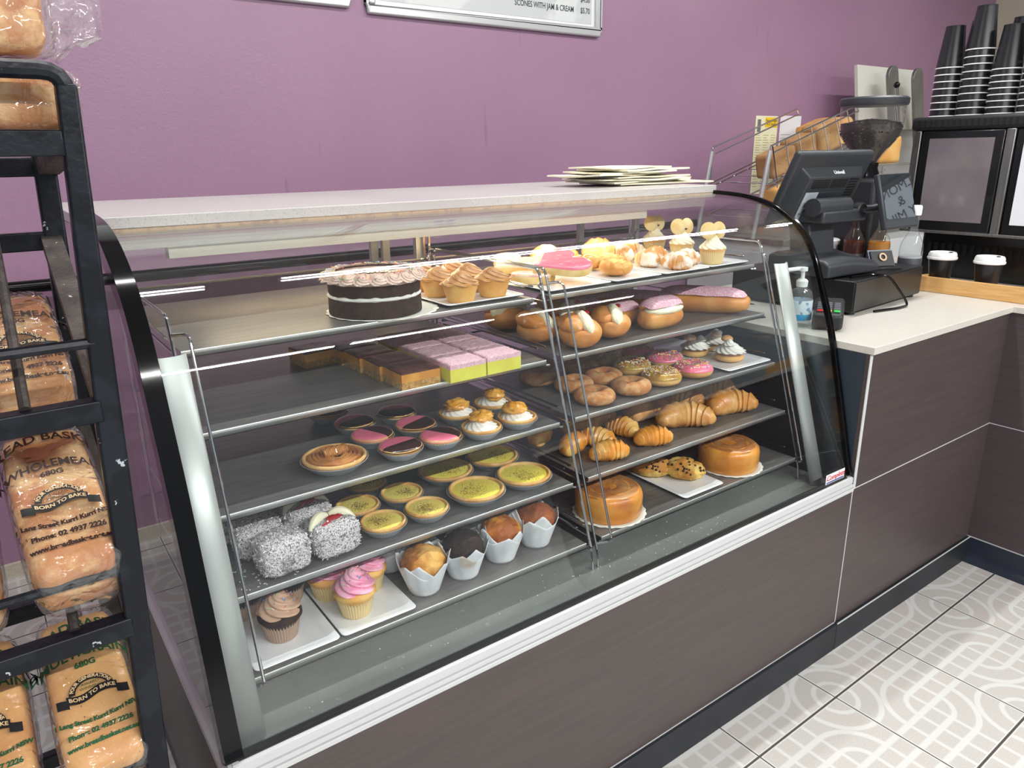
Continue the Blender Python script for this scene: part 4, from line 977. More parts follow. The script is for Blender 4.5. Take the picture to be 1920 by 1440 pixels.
G().box(-.085, -.005, .055, .045, .075, .190, M=RX(-.12)).build('column', DARKP, till, bevel=.006)
G().box(-.10, -.045, .170, .13, .055, .212).build('arm', DARKP, till, bevel=.008)
G().tube([(-.115, -.012, .222), (.055, -.012, .222)], .030, 24).build('hinge', DARKP, till)
G().lathe([(0, 0), (.022, 0), (.026, .004), (.026, .03), (0, .03)], 24, M=T3(.105, -.045, .205) @ RX(-pi / 2)).build('hinge_cap', BLACKP, till)
MH = T3(-.005, .035, .268) @ RZ(rad(-2)) @ RX(rad(24))
hd = G().box(-.185, .006, -.135, .185, .034, .135, M=MH).build('screen_housing', DARKP, till, bevel=.010, seg=3)
g = G(); A = [(-.15, -.12), (.15, -.12), (.15, .085), (-.15, .085)]; B_ = [(-.125, -.11), (.125, -.11), (.125, .062), (-.125, .062)]
g.add([MH @ Vector((x, .006, z)) for x, z in A] + [MH @ Vector((x, -.024, z)) for x, z in B_], [(0, 1, 5, 4), (1, 2, 6, 5), (2, 3, 7, 6), (3, 0, 4, 7), (4, 5, 6, 7)])
bk = g.build('back_cover', DARKP, till, bevel=.004)
g = G()
for k in range(5): g.box(-.105, -.0255, .052 - k * .0062, -.025, -.0238, .0548 - k * .0062, M=MH); g.box(-.015, -.0255, .052 - k * .0062, .060, -.0238, .0548 - k * .0062, M=MH)
for k in range(15): g.box(.072, -.0255, .052 - k * .0095, .112, -.0238, .0562 - k * .0095, M=MH)
g.build('vent_slots', mat('vent_black', (8, 9, 10), .6), bk)
G().box(-.052, -.0262, -.085, .062, -.0238, .012, M=MH).build('cover_plate', DARKP, bk, bevel=.001)
lb = G().box(-.118, -.0262, -.100, -.058, -.0242, .012, M=MH).build('rating_label', mat('grey_label', (176, 184, 194), .5), bk)
text('label_print', '◯\n▣ 5V\n|||| |||\nMODEL', .014, PRINTB, lb, MH @ T3(-.088, -.0268, -.044) @ RX(pi / 2))
text('maker_name', 'Uniwell', .017, mat('white_print', (236, 238, 240), .5), till, MH @ T3(.018, -.0105, .0738) @ RX(pi / 2 - .92), bold=.0006)
MD = T3(.200, -.105, .236) @ RZ(rad(2)) @ RX(rad(-16))
cd = G().box(-.095, 0, -.092, .095, .020, .092, M=MD).build('customer_display', DARKP, till, bevel=.005)
G().box(-.086, -.0012, -.060, .088, .0002, .088, M=MD).build('display_glass', mat('black_mirror_glass', (116, 124, 130), .03, .85), cd)
G().tube([(.105, -.03, .205), (.16, -.035, .205), (.20, -.06, .215)], .016, 12).build('display_arm', DARKP, till)
cb = G().tube(fillet([(.34, .27, 1.0095), (.44, .262, 1.0095), (.47, .222, 1.006), (.50, .218, .985), (.555, .205, .93), (.565, .195, .9055), (.50, .195, .905), (.40, .215, .905)], .02), .0038, 8).build('power_cable', BLACKG)
tag(cb, 'thin black cable hanging from the till over the cash drawer front', 'cable')
for nm_, x_, y_ in ():
    pass
ch = thing('card_holder', 'small black stand holding dark business cards on the cash drawer', 'card holder', (.615, .315, DT), rad(-25))
G().box(-.045, -.03, 0, .045, .03, .006).build('stand', BLACKP, ch, bevel=.001)
G().box(-.045, .0, -.004, .045, .004, .060, M=RX(-.5) @ T3(0, 0, .004)).build('backrest', mat('grey_edge_plastic', (120, 130, 140), .4), ch)
c = G().box(-.040, -.006, 0, .040, -.0005, .052, M=RX(-.5) @ T3(0, 0, .006)).build('cards', BLACKP, ch)
ring(G(), .011, .003, .001, 0).build('card_emblem', mat('card_emblem_tan', (206, 170, 140), .5), c); em = bpy.data.objects['card_emblem']; em.rotation_euler = (pi / 2 - .5, 0, 0); em.location = (.0, .008, .036)
# card terminal
ter = thing('card_terminal', 'black card payment terminal with coloured keys beside the case end', 'card terminal', (.150, .215, .90), rad(-60))
G().box(-.04, -.085, .0, .04, .085, .045, M=RX(.12) @ T3(0, 0, .012)).build('body', BLACKP, ter, bevel=.010, seg=3)
for i, cm in enumerate(((200, 40, 40), (235, 205, 60), (60, 190, 80))):
    G().box(-.030 + i * .022, -.062, .0455, -.014 + i * .022, -.048, .0485, M=RX(.12) @ T3(0, 0, .012)).build('key', mat(f'key_{"red yellow green".split()[i]}', cm, .4), ter, bevel=.001)
g = G()
for r_ in range(4):
    for c_ in range(3): g.box(-.030 + c_ * .022, -.040 + r_ * .017, .0455, -.014 + c_ * .022, -.029 + r_ * .017, .048, M=RX(.12) @ T3(0, 0, .012))
g.build('number_keys', mat('grey_key', (90, 94, 100), .5), ter)
# sanitiser
sn = thing('sanitiser_bottle', 'clear pump bottle of hand sanitiser behind the right glass end', 'bottle', (.078, .262, .90), rad(150))
CLR = film('clear_plastic', (.93, .96, .97), haze=.06)
G().lathe([(0, .001), (.030, .001), (.033, .006), (.033, .085), (.028, .100), (.013, .108), (.013, .115)], 28).build('bottle', CLR, sn)
G().lathe([(.0331, .020), (.0336, .021), (.0336, .075), (.0331, .076)], 28).build('label', mat('sanitiser_label', (206, 222, 232), .5, col2=(110, 150, 190), sc=60, lo=.56, hi=.6), sn)
G().lathe([(.0338, .020), (.0340, .021), (.0340, .036), (.0338, .037)], 28).build('label_band', mat('cyan_band', (40, 150, 200), .5), sn)
g = G(); g.lathe([(0, .112), (.015, .112), (.016, .128), (.010, .134), (0, .134)], 24); g.tube(fillet([(0, 0, .130), (0, 0, .164), (.046, 0, .160), (.050, 0, .152)], .012), .0055, 10); g.lathe([(0, .155), (.012, .156), (.012, .166), (0, .168)], 20)
g.build('pump', mat('white_plastic', (236, 238, 238), .35), sn)
# bottles
def syrup(label, x, y, glass, liquid, zl, cap, rz=0):
    t = thing('syrup_bottle', label, 'bottle', (x, y, .90), rz)
    G().lathe([(0, .002), (.034, .002), (.037, .006), (.037, .150), (.033, .172), (.018, .200), (.0125, .215), (.0125, .262), (.014, .264)], 32).build('bottle', glass, t)
    G().lathe([(0, .004), (.0345, .004), (.0352, .008), (.0352, zl), (0, zl)], 32).build('liquid', liquid, t)
    G().lathe([(.0372, .03), (.0378, .031), (.0378, .118), (.0372, .119)], 32).build('label', mat('bottle_label', (58, 60, 68), .5), t)
    G().lathe([(0, .262), (.0155, .262), (.0165, .268), (.0165, .290), (.014, .295), (0, .296)], 24).build('cap', cap, t)
    mt = mat('label_white_print', (200, 204, 210), .6)
    wr = lambda p: Vector((.0382 * sin(p.x / .0382), -.0382 * cos(p.x / .0382), p.y))
    text('label_print', 'BUTTER\nBLEND', .008, mt, t, RZ(rad(-40)) @ T3(0, 0, .046), warp=wr, bold=.0003)
    return t
WP = mat('white_plastic', (236, 238, 238), .35)
syrup('clear glass bottle with white cap and dark label beside the coffee machine', .826, .336, CLR, film('milky_liquid', (.97, .97, .97), haze=.5), .125, WP)
syrup('bottle of golden amber syrup, middle of the three bottles behind the drawer', .822, .448, film('clear_plastic_b', (.95, .96, .9), haze=.03), mat('amber_syrup', (200, 130, 30), .15, coat=.6, sss=.2), .165, WP)
syrup('bottle of dark brown syrup, furthest from the coffee machine', .803, .532, film('brown_glass', (.6, .35, .2), haze=.02), mat('brown_syrup', (104, 48, 16), .15, coat=.6), .165, WP)
# white lidded tub
t = thing('storage_tub', 'white lidded plastic tub behind the till, left of the brown syrup bottle', 'tub', (.775, .645, .90))
G().lathe([(0, 0), (.050, 0), (.053, .004), (.060, .145), (0, .146)], 32).build('tub', WP, t)
G().lathe([(0, .144), (.064, .144), (.066, .148), (.066, .160), (.060, .164), (0, .165)], 32).build('lid', mat('lid_white', (226, 230, 232), .4), t)
# grinder
gr = thing('coffee_grinder', 'black coffee grinder topped with a clear hopper full of beans', 'coffee grinder', (.92, .588, .90), 0)
gr.scale = (.89, .89, .972)
G().box(-.075, -.09, 0, .075, .11, .39).build('body', BLACKP, gr, bevel=.015, seg=3)
G().lathe([(.0, .36), (.055, .36), (.055, .40), (.045, .425), (.048, .445), (.0, .446)], 32).build('neck', BLACKG, gr)
HOP = film('hopper_plastic', (.92, .90, .90), haze=.035)
G().lathe([(.040, .444), (.060, .475), (.112, .540), (.118, .560), (.122, .655)], 48).build('hopper', HOP, gr)
lb = G().lathe([(0, .645), (.126, .645), (.130, .652), (.130, .668), (.122, .674), (0, .676)], 48).build('hopper_lid', mat('hopper_lid_grey', (58, 60, 66), .4), gr)
BEAN = mat('coffee_beans', (42, 28, 24), .4, col2=(24, 16, 14), sc=60)
G().lathe([(.036, .446), (.056, .477), (.107, .540), (.113, .560), (.115, .578), (.06, .596), (0, .598)], 40).build('bean_fill', BEAN, gr)
rn = random.Random(2); g = G()
for i in range(420):
    a = rn.uniform(0, 2 * pi)
    if i < 260: r = .112 * math.sqrt(rn.random()); z = .600 - r * .16; M = T3(r * cos(a), r * sin(a), z)
    else: z = rn.uniform(.50, .575); r = min(.113, .056 + (z - .477) * .80); M = T3(r * cos(a), r * sin(a), z)
    g.ball((0, 0, 0), (.0058, .0040, .0034), 7, 5, M=M @ RZ(rn.uniform(0, 6)) @ RX(rn.uniform(0, 3)))
stuff(g.build('coffee_beans', BEAN, gr))
# timber tray with take-away cups
tr = thing('timber_tray', 'pale timber tray holding take-away cups below the coffee machine', 'tray')
TIM = mat('pale_timber', (222, 178, 116), .5, col2=(208, 158, 96), sc=9, stretch=(9, 1, 14), lo=.35, hi=.65, bump=.15, bsc=60)
G().box(.877, -.80, .9005, .889, .325, .952).build('front_board', TIM, tr, bevel=.001)
G().box(.889, -.80, .9005, 1.075, .325, .912).build('tray_floor', TIM, tr)
G().box(.889, .313, .912, 1.075, .325, .952).build('side_board', TIM, tr, bevel=.001)
CUPB = mat('black_card_cup', (26, 27, 31), .32); CUPW = mat('white_cup_rim', (240, 240, 238), .5)
def takeaway(label, x, y):
    t = thing('takeaway_cup', label, 'cup', (x, y, .9122))
    G().lathe([(0, .003), (.029, .003), (.030, 0), (.0435, .098), (.0435, .100), (0, .100)], 40).build('cup', CUPB, t)
    G().lathe([(.046, .094), (.0475, .096), (.0475, .101), (.0455, .103), (.0445, .112), (.041, .118), (.039, .1155), (0, .115)], 40).build('lid', WP, t)
    G().lathe([(0, .1152), (.006, .1152), (.006, .118), (0, .118)], 12, M=T3(.018, -.018, 0)).build('sip_hole', CUPB, t)
takeaway('black take-away cup with white lid on the timber tray, left one near the clear bottle', .962, .290)
takeaway('black take-away cup with white lid on the timber tray, right one near the picture edge', .962, .138)
# coffee machine
cm = thing('coffee_machine', 'large black coffee machine with two framed panels and cups stacked on top', 'coffee machine')
MB = mat('machine_black', (20, 22, 26), .28, coat=.2)
G().box(1.12, -.75, 1.085, 1.60, .520, 1.470).build('upper_body', MB, cm, bevel=.015, seg=3)
G().box(1.10, -.75, 1.440, 1.62, .535, 1.487).build('cup_shelf', BLACKP, cm, bevel=.012, seg=3)
G().box(1.24, -.75, .901, 1.60, .50, 1.10).build('lower_body', MB, cm, bevel=.01)
g = G()
for k in range(60): g.box(1.0985, .50 - k * .02, 1.452, 1.101, .508 - k * .02, 1.474)
g.build('top_vents', mat('vent_black', (8, 9, 10), .6), cm)
g = G()
for k in range(46): g.box(1.237, .46 - k * .026, .99, 1.2405, .474 - k * .026, 1.03)
g.build('lower_vents', mat('vent_black', (8, 9, 10), .6), cm)
for y0, y1 in ((.492, .215), (.180, -.20)):
    f = G().box(1.108, y1, 1.085, 1.121, y0, 1.440).build('panel_frame', MB, cm, bevel=.006)
    w_ = y0 - y1
    if y0 > .3: G().box(1.105, y1 + .030, 1.122, 1.1085, y0 - .030, 1.412).build('grey_panel', mat('grey_glossy_panel', (128, 120, 124), .12, coat=.6, col2=(112, 106, 112), sc=4), f)
    else:
        sgn = G().box(1.105, y1 + .030, 1.122, 1.1085, y0 - .026, 1.412).build('notice', mat('notice_paper', (232, 236, 244), .5), f)
        MT = T3(1.1045, .0, 1.30) @ RZ(-pi / 2) @ RX(pi / 2)
        text('notice_writing', 'ALMOND\n&\nSOY MILK\n80c', .052, PRINTB, sgn, MT @ T3(.0, .02, 0), sx=.9)
G().box(1.104, .183, 1.085, 1.118, .212, 1.440).build('steel_divider', STEEL, cm, bevel=.003)
G().box(1.104, .495, 1.085, 1.118, .522, 1.440).build('steel_divider', STEEL, cm, bevel=.003)
G().box(1.10, -.75, 1.078, 1.13, .525, 1.088).build('drip_rail', STEEL, cm, bevel=.002)
# stacked cups, upside down
def cup():
    t = thing('paper_cup', 'x', 'cup')
    G().lathe([(.0460, .0035), (.0455, .004), (.0315, .138), (.0320, .142), (.0300, .1425), (.0300, .137), (0, .137)], 36).build('cup_body', CUPB, t)
    ring(G(), .0458, .0020, .0020, .0025, nu=36, nv=8, amp=0).build('rim', CUPW, t); return t
c0 = cup(); first = True
stk = [('leftmost stack', 1.200, .474, 8, .0235), ('tallest stack', 1.195, .376, 10, .0240), ('third front stack', 1.190, .278, 8, .0205), ('front stack at the edge', 1.190, .180, 9, .0205), ('hidden stack behind the tallest', 1.312, .438, 9, .0235), ('back stack behind the third one', 1.315, .300, 9, .0225), ('back stack at the edge', 1.320, .180, 10, .021)]
for nm_, x, y, n__, dz in stk:
    for k in range(n__):
        wh = 'bottom cup' if k == 0 else ('top cup' if k == n__ - 1 else f'{["","second","third","fourth","fifth","sixth","seventh","eighth","ninth"][k]} up')
        lb_ = f'black paper cup, {wh} of the {nm_}'
        loc = (x, y, 1.4875 + k * dz)
        if first: c0.location = loc; c0['label'] = lb_; c0['group'] = 'black cups stacked on the coffee machine'; first = False
        else: dup(c0, loc, k * .7, lb_, 'black cups stacked on the coffee machine')

# ================================================================ BACK BENCH BY THE WALL
bb = thing('back_bench', 'white back bench along the purple wall behind the service counter', 'bench')
G().box(1.50, 1.30, .0, 4.0, 1.90, .92).build('cabinet', mat('bench_white', (210, 212, 214), .5), bb)
G().box(1.48, 1.28, .92, 4.02, 1.903, .95).build('bench_top', STEEL, bb, bevel=.002)
wr = thing('wire_bread_shelf', 'sloping chrome wire shelf with loaves in front of the notices', 'wire shelf', (0, 1.5, 0))
ang_ = math.atan2(.20, .72)
def P_(x, z, y=0): return Vector((x, y, z))
g = G(); a0, a1 = P_(1.475, 1.40), P_(2.20, 1.605); b0, b1 = P_(1.475, 1.215), P_(2.26, 1.435)
for yy in (-.10, .26):
    o_ = Vector((0, yy, 0))
    g.tube(fillet([b0 + o_, a0 + o_, a1 + o_, a1 + o_ + Vector((.03, 0, -.03)), a1 + o_ + Vector((-.01, 0, -.035)), a0 + o_ + Vector((.03, 0, -.03))], .01), .0045, 8); g.tube([b0 + o_, b1 + o_], .0050, 8); g.tube([b0 + o_ - Vector((0, 0, .02)), b1 + o_ - Vector((0, 0, .02))], .0040, 8)
g.build('shelf_rail', CHROME, wr)
g = G()
for k in range(7):
    s_ = (k + .15) / 7; top = a0.lerp(a1, s_); bot = b0.lerp(b1, s_) + Vector((.07, 0, 0)); 
    g.tube([top + Vector((0, -.10, 0)), bot + Vector((0, -.10, -.02))], .0035, 6); g.tube([bot + Vector((0, -.10, 0)), bot + Vector((0, .26, 0))], .003, 6)
g.build('cross_wires', CHROME, wr)
for yy in (-.10, .26): G().tube([P_(1.475, 1.38, yy), P_(1.42, .951, yy + .02)], .011, 10).build('leg', ALU, wr); G().tube([b1 + Vector((0, yy, 0)), P_(2.30, .951, yy)], .008, 8).build('leg', ALU, wr)
g = G(); g.tube([P_(1.475, 1.05, -.10), P_(2.20, 1.24, -.10)], .005, 8); g.tube([P_(1.475, 1.05, .26), P_(2.20, 1.24, .26)], .005, 8)
for k in range(7): s_ = k / 6.5; q_ = P_(1.475, 1.05).lerp(P_(2.20, 1.24), s_); g.tube([q_ + Vector((0, -.10, 0)), q_ + Vector((0, .26, 0))], .003, 6)
g.build('lower_shelf_wires', CHROME, wr)
SL = mat('seeded_loaf', (186, 148, 104), .85, col2=(170, 128, 82), sc=10, bump=.3, bsc=120, col3=(90, 58, 34), sc3=90, lo3=.66, hi3=.70)
def bare_loaf(label, x, z, y, w_, h, d, rot, m=SL):
    t = G(); t.ball((0, 0, h / 2), (w_ / 2, d / 2, h / 2), 36, 24, lambda q: (abs(q.x) ** 12 + abs(q.y) ** 12 + abs(q.z) ** 12) ** (-1 / 12) * (1 + .015 * nz(q, 3, x)))
    o = t.build('bread_loaf', m, None, ang=80); o.location = (x, y, z); o.rotation_euler = (0, -rot, 0); return tag(o, label, 'loaf', 'loaves on the back bread shelf')
bare_loaf('seeded brown loaf low on the sloping wire shelf', 1.690, 1.262, 1.50, .20, .125, .12, ang_)
bare_loaf('seeded brown loaf in the middle of the sloping wire shelf', 1.880, 1.315, 1.50, .17, .14, .12, ang_)
bare_loaf('seeded brown loaf high on the sloping wire shelf', 2.075, 1.367, 1.50, .20, .16, .12, ang_)
WL = mat('white_loaf', (236, 186, 112), .6, col2=(222, 162, 86), sc=8)
bare_loaf('pale yellow loaf showing just right of the coffee hopper', 2.78, 1.296, 1.55, .25, .16, .14, 0, WL)
bare_loaf('pale yellow loaf between the wire shelf and the hopper', 2.36, 1.40, 1.66, .24, .14, .24, ang_, WL)
bare_loaf('pale loaf on the lower wire shelf behind the till', 1.74, 1.112, 1.50, .20, .11, .12, ang_, WL)
lw = thing('wire_bread_shelf', 'chrome wire shelf carrying the pale loaf right of the hopper', 'wire shelf', (0, 1.5, 0))
g = G(); 
for yy in (-.05, .15): g.tube([P_(2.42, 1.29, yy), P_(3.02, 1.29, yy)], .006, 8); g.tube([P_(2.42, 1.12, yy), P_(3.05, 1.25, yy)], .004, 8); g.tube([P_(3.03, 1.30, yy), P_(3.03, .951, yy)], .007, 8); g.tube([P_(2.45, 1.30, yy), P_(2.45, .951, yy)], .007, 8)
for k in range(10): x = 2.44 + k * .066; g.tube([P_(x, 1.288, -.05), P_(x, 1.288, .15)], .003, 6)
g.build('shelf_wires', CHROME, lw)
# slicer
slc = thing('bread_slicer', 'grey stainless bread slicer with angled guards against the purple wall', 'bread slicer', (0, 0, 0))
G().box(2.75, 1.70, .951, 3.50, 1.88, 1.55).build('cabinet', mat('slicer_grey', (176, 176, 178), .4, .4), slc, bevel=.01)
MS = lambda x: T3(x, 1.60, 1.52) @ RY(-.34)
G().box(0, 0, 0, .78, .02, .37, M=T3(2.70, 1.66, 1.50) @ RX(-.15)).build('back_plate', mat('slicer_plate', (214, 214, 206), .4, .2), slc)
for x in (2.98, 3.28):
    pl = [(-.055, -.12), (.055, -.12)] + [(.055 * cos(a), .30 + .055 * sin(a)) for a in [k * pi / 10 for k in range(11)]]
    g = G(); g.prism(pl, 0, .02, M=MS(x) @ RX(pi / 2)); g.build('guard', STEEL, slc, bevel=.002)
G().tube([(2.86, 1.56, 1.74), (2.93, 1.54, 1.50)], .006, 8).build('clamp_rod', CHROME, slc)
G().ball((2.865, 1.545, 1.745), .018).build('clamp_knob', BLACKG, slc)
# notices on the wall
def notice(label, x0, x1, z0, z1_, kind):
    t = thing('wall_notice', label, 'notice', (x0, 1.9185, z0)); W_, H_ = x1 - x0, z1_ - z0
    G().box(0, -.002, 0, W_, 0, H_).build('sheet', mat('notice_' + kind, (232, 230, 196) if kind == 'yellow' else (228, 228, 232), .5), t)
    ink = mat('notice_ink', (150, 146, 140), .6) if kind != 'yellow' else mat('notice_ink_olive', (170, 160, 90), .6)
    if kind == 'yellow':
        G().box(W_ * .42, -.0026, H_ - .065, W_ - .004, -.0018, H_ - .008).build('heading_band', mat('yellow_band', (240, 200, 40), .5), t)
        text('heading', 'Recycle Right\nA-Z Guide', .020, PRINTB, t, XZ(W_ * .71, -.003, H_ - .036))
        G().box(.018, -.0026, H_ - .09, .050, -.0018, H_ - .02).build('bin_picture', mat('bin_grey', (110, 114, 116), .6), t)
    g = G()
    for c_ in range(3 if kind == 'yellow' else 1):
        for k in range(22 if kind == 'yellow' else 12):
            x_ = .012 + c_ * W_ / 3; L_ = (W_ / 3.6 if kind == 'yellow' else W_ * .8) * (.6 + .4 * ((k * 7 + c_ * 3) % 5) / 5); z_ = H_ - .11 - k * (H_ - .14) / (22 if kind == 'yellow' else 12); g.box(x_, -.0026, z_, x_ + L_, -.0018, z_ + .003)
    g.build('printed_lines', ink, t)
notice('yellow-headed notice sheet on the purple wall, left of the two', 2.038, 2.250, 1.13, 1.576, 'yellow')
notice('plain white notice sheet on the purple wall, right of the yellow one', 2.275, 2.486, 1.19, 1.580, 'white')

# ================================================================ MENU BOARDS
def menu(label, x0, x1, z0):
    t = thing('menu_board', label, 'menu board', (x0, 1.92, z0), group='menu boards on the purple wall'); W_, H_ = x1 - x0, .86
    g = G(); fr = [((0, 0), (W_, .034)), ((0, H_ - .034), (W_, H_)), ((0, .034), (.034, H_ - .034)), ((W_ - .034, .034), (W_, H_ - .034))]
    for (a, b), (c_, d) in fr: g.box(a, -.022, b, c_, 0, d)
    g.build('frame', mat('silver_frame', (206, 208, 208), .3, .6), t, bevel=.007, seg=3)
    G().box(.034, -.010, .034, W_ - .034, -.004, H_ - .034).build('border', mat('poster_white', (232, 234, 236), .35), t)
    G().box(.052, -.0115, .052, W_ - .052, -.009, H_ - .052).build('poster', mat('poster_grey', (200, 204, 206), .3, col2=(216, 220, 220), sc=3.5, lo=.48, hi=.52), t)
    return t, W_
mb, W_ = menu('large silver-framed menu board at the top centre listing toast and scones', -.407, .789, 1.903)
SER = mat('menu_print', (62, 66, 74), .5)
for i, (a, b) in enumerate((('SCONES WITH JAM & CREAM', '$5.70'), ('RAISIN TOAST', '$4.00'), ('TOAST', '$3.50'), ('TEA CAKE', '$4.50'), ('CROISSANT', '$5.00'))):
    z_ = .105 + i * .046
    text('menu_line', a, .033, SER, mb, XZ(.70, -.0118, z_), align='LEFT', sx=.78, bold=.0006); text('menu_price', b, .033, SER, mb, XZ(1.075, -.0118, z_ + .0), align='LEFT', sx=.78, bold=.0006)
pl = [(.052 * (1 if c_ in (0, 3) else -1) * 1 + .0, 0) for c_ in range(4)]
lg = thing('x', 'x', 'x'); bpy.data.objects.remove(lg)
a_, r_ = .055, .016
pts = [(cx_ + r_ * cos(t_), cy_ + r_ * sin(t_)) for cx_, cy_, t0 in ((a_ - r_, a_ - r_, 0), (-a_ + r_, a_ - r_, pi / 2), (-a_ + r_, -a_ + r_, pi), (a_ - r_, -a_ + r_, 1.5 * pi)) for t_ in [t0 + k * pi / 8 for k in range(5)]]
G().prism([(x * 1.12, y * 1.12) for x, y in pts], .0, .0016, M=XZ(.425, -.0118, .185)).build('logo_border', mat('poster_white', (232, 234, 236), .35), mb)
G().prism(pts, .0, .0024, M=XZ(.425, -.0118, .185)).build('logo_square', mat('logo_blue', (60, 84, 176), .4), mb)
G().box(.417, -.0150, .138, .433, -.0142, .215).build('logo_letter', mat('poster_white', (232, 234, 236), .35), mb)
menu('second silver-framed menu board, only its bottom edge showing at the top left', -1.676, -.480, 1.915)

# ================================================================ BREAD RACK ON THE LEFT
RB = mat('chipped_black_paint', (14, 18, 26), .38, .0, col2=(24, 29, 37), sc=26, lo=.50, hi=.58, spec=.28, bump=.25, bsc=120, col3=(176, 184, 190), sc3=34, lo3=.715, hi3=.725)
RUST = mat('worn_rack_metal', (58, 52, 50), .6, .3, col2=(84, 76, 72), sc=30, lo=.45, hi=.65, bump=.5, bsc=220, col3=(190, 190, 188), sc3=120, lo3=.70, hi3=.73)
br = thing('bread_rack', 'tall chipped black steel rack of bagged loaves beside the left end of the case', 'bread rack')
def xr_(z): return -1.668 - .041 * (1.469 - z)      # right faces of the posts lean out as they go down
XLft = -2.62
for y0, zt, nm in ((0, 1.455, 'front'), (.33, 1.395, 'rear')):
    for sgn in (1, -1):
        g = G(); zz_ = [0, .35, .7, 1.05, zt]; w_ = .028; d_ = .022
        vs = []; fs = []
        for z in zz_:
            xa = xr_(z) if sgn > 0 else XLft + (-1.668 - xr_(z)) * -1 + 0
            x1 = xa; x0 = xa - sgn * w_
            if z == zt and nm == 'front': x0 = xa - sgn * .020
            vs += [(x0, y0, z), (x1, y0, z), (x1, y0 + d_, z), (x0, y0 + d_, z)]
        for j in range(4): fs += [(j * 4 + i, j * 4 + (i + 1) % 4, (j + 1) * 4 + (i + 1) % 4, (j + 1) * 4 + i) for i in range(4)]
        fs += [(3, 2, 1, 0), (16, 17, 18, 19)]
        g.add(vs, fs).build('post', RB, br, bevel=.003)
g = G(); g.tube(fillet([(xr_(1.40) - .012, .011, 1.39), (xr_(1.465) - .010, .011, 1.468), (XLft + .01, .011, 1.468), (XLft + .012, .011, 1.39)], .022), .0095, 10); g.build('top_loop_bar', RB, br)
LV = [(1.410, 1.385), (1.117, 1.283), (.832, .998), (.548, .714), (.265, .43)]
for i, (zf, zr) in enumerate(LV):
    xa, xb = XLft + .01, xr_(zf) - .02
    G().box(xa, -.002, zf - .026, xb, .022, zf).build('front_rail', RB, br, bevel=.002)
    G().box(xa, .332, zr - .026, xr_(zr) - .02, .350, zr).build('rear_rail', RB, br, bevel=.002)
    for xx in (xr_(zf) - .012, XLft + .005):       # flat side bars
        M_ = Matrix.Identity(4); v0, v1 = Vector((xx, .018, zf - .004)), Vector((xx, .334, zr - .004)); g = G()
        g.add([v0 + Vector((-.014, 0, 0)), v0 + Vector((.012, 0, 0)), v1 + Vector((.012, 0, 0)), v1 + Vector((-.014, 0, 0)), v0 + Vector((-.014, 0, -.02)), v0 + Vector((.012, 0, -.02)), v1 + Vector((.012, 0, -.02)), v1 + Vector((-.014, 0, -.02))],
              [(0, 1, 2, 3), (7, 6, 5, 4), (0, 4, 5, 1), (1, 5, 6, 2), (2, 6, 7, 3), (3, 7, 4, 0)]); g.build('side_bar', RUST, br)
    if i: 
        G().tube([(xa, .006, zf + .066), (xr_(zf + .066) - .018, .006, zf + .066)], .0062, 8).build('retaining_bar', RB, br)
    xs_ = -1.775
    while xs_ > XLft + .05:
        G().tube([(xs_, .012, zf + (.0 if i else -.008)), (xs_ + .012, .338, zr)], .0060, 8).build('shelf_rod', RUST, br)
        xs_ -= .115
        if i == 0: xs_ -= 0
HB = -1 / 8
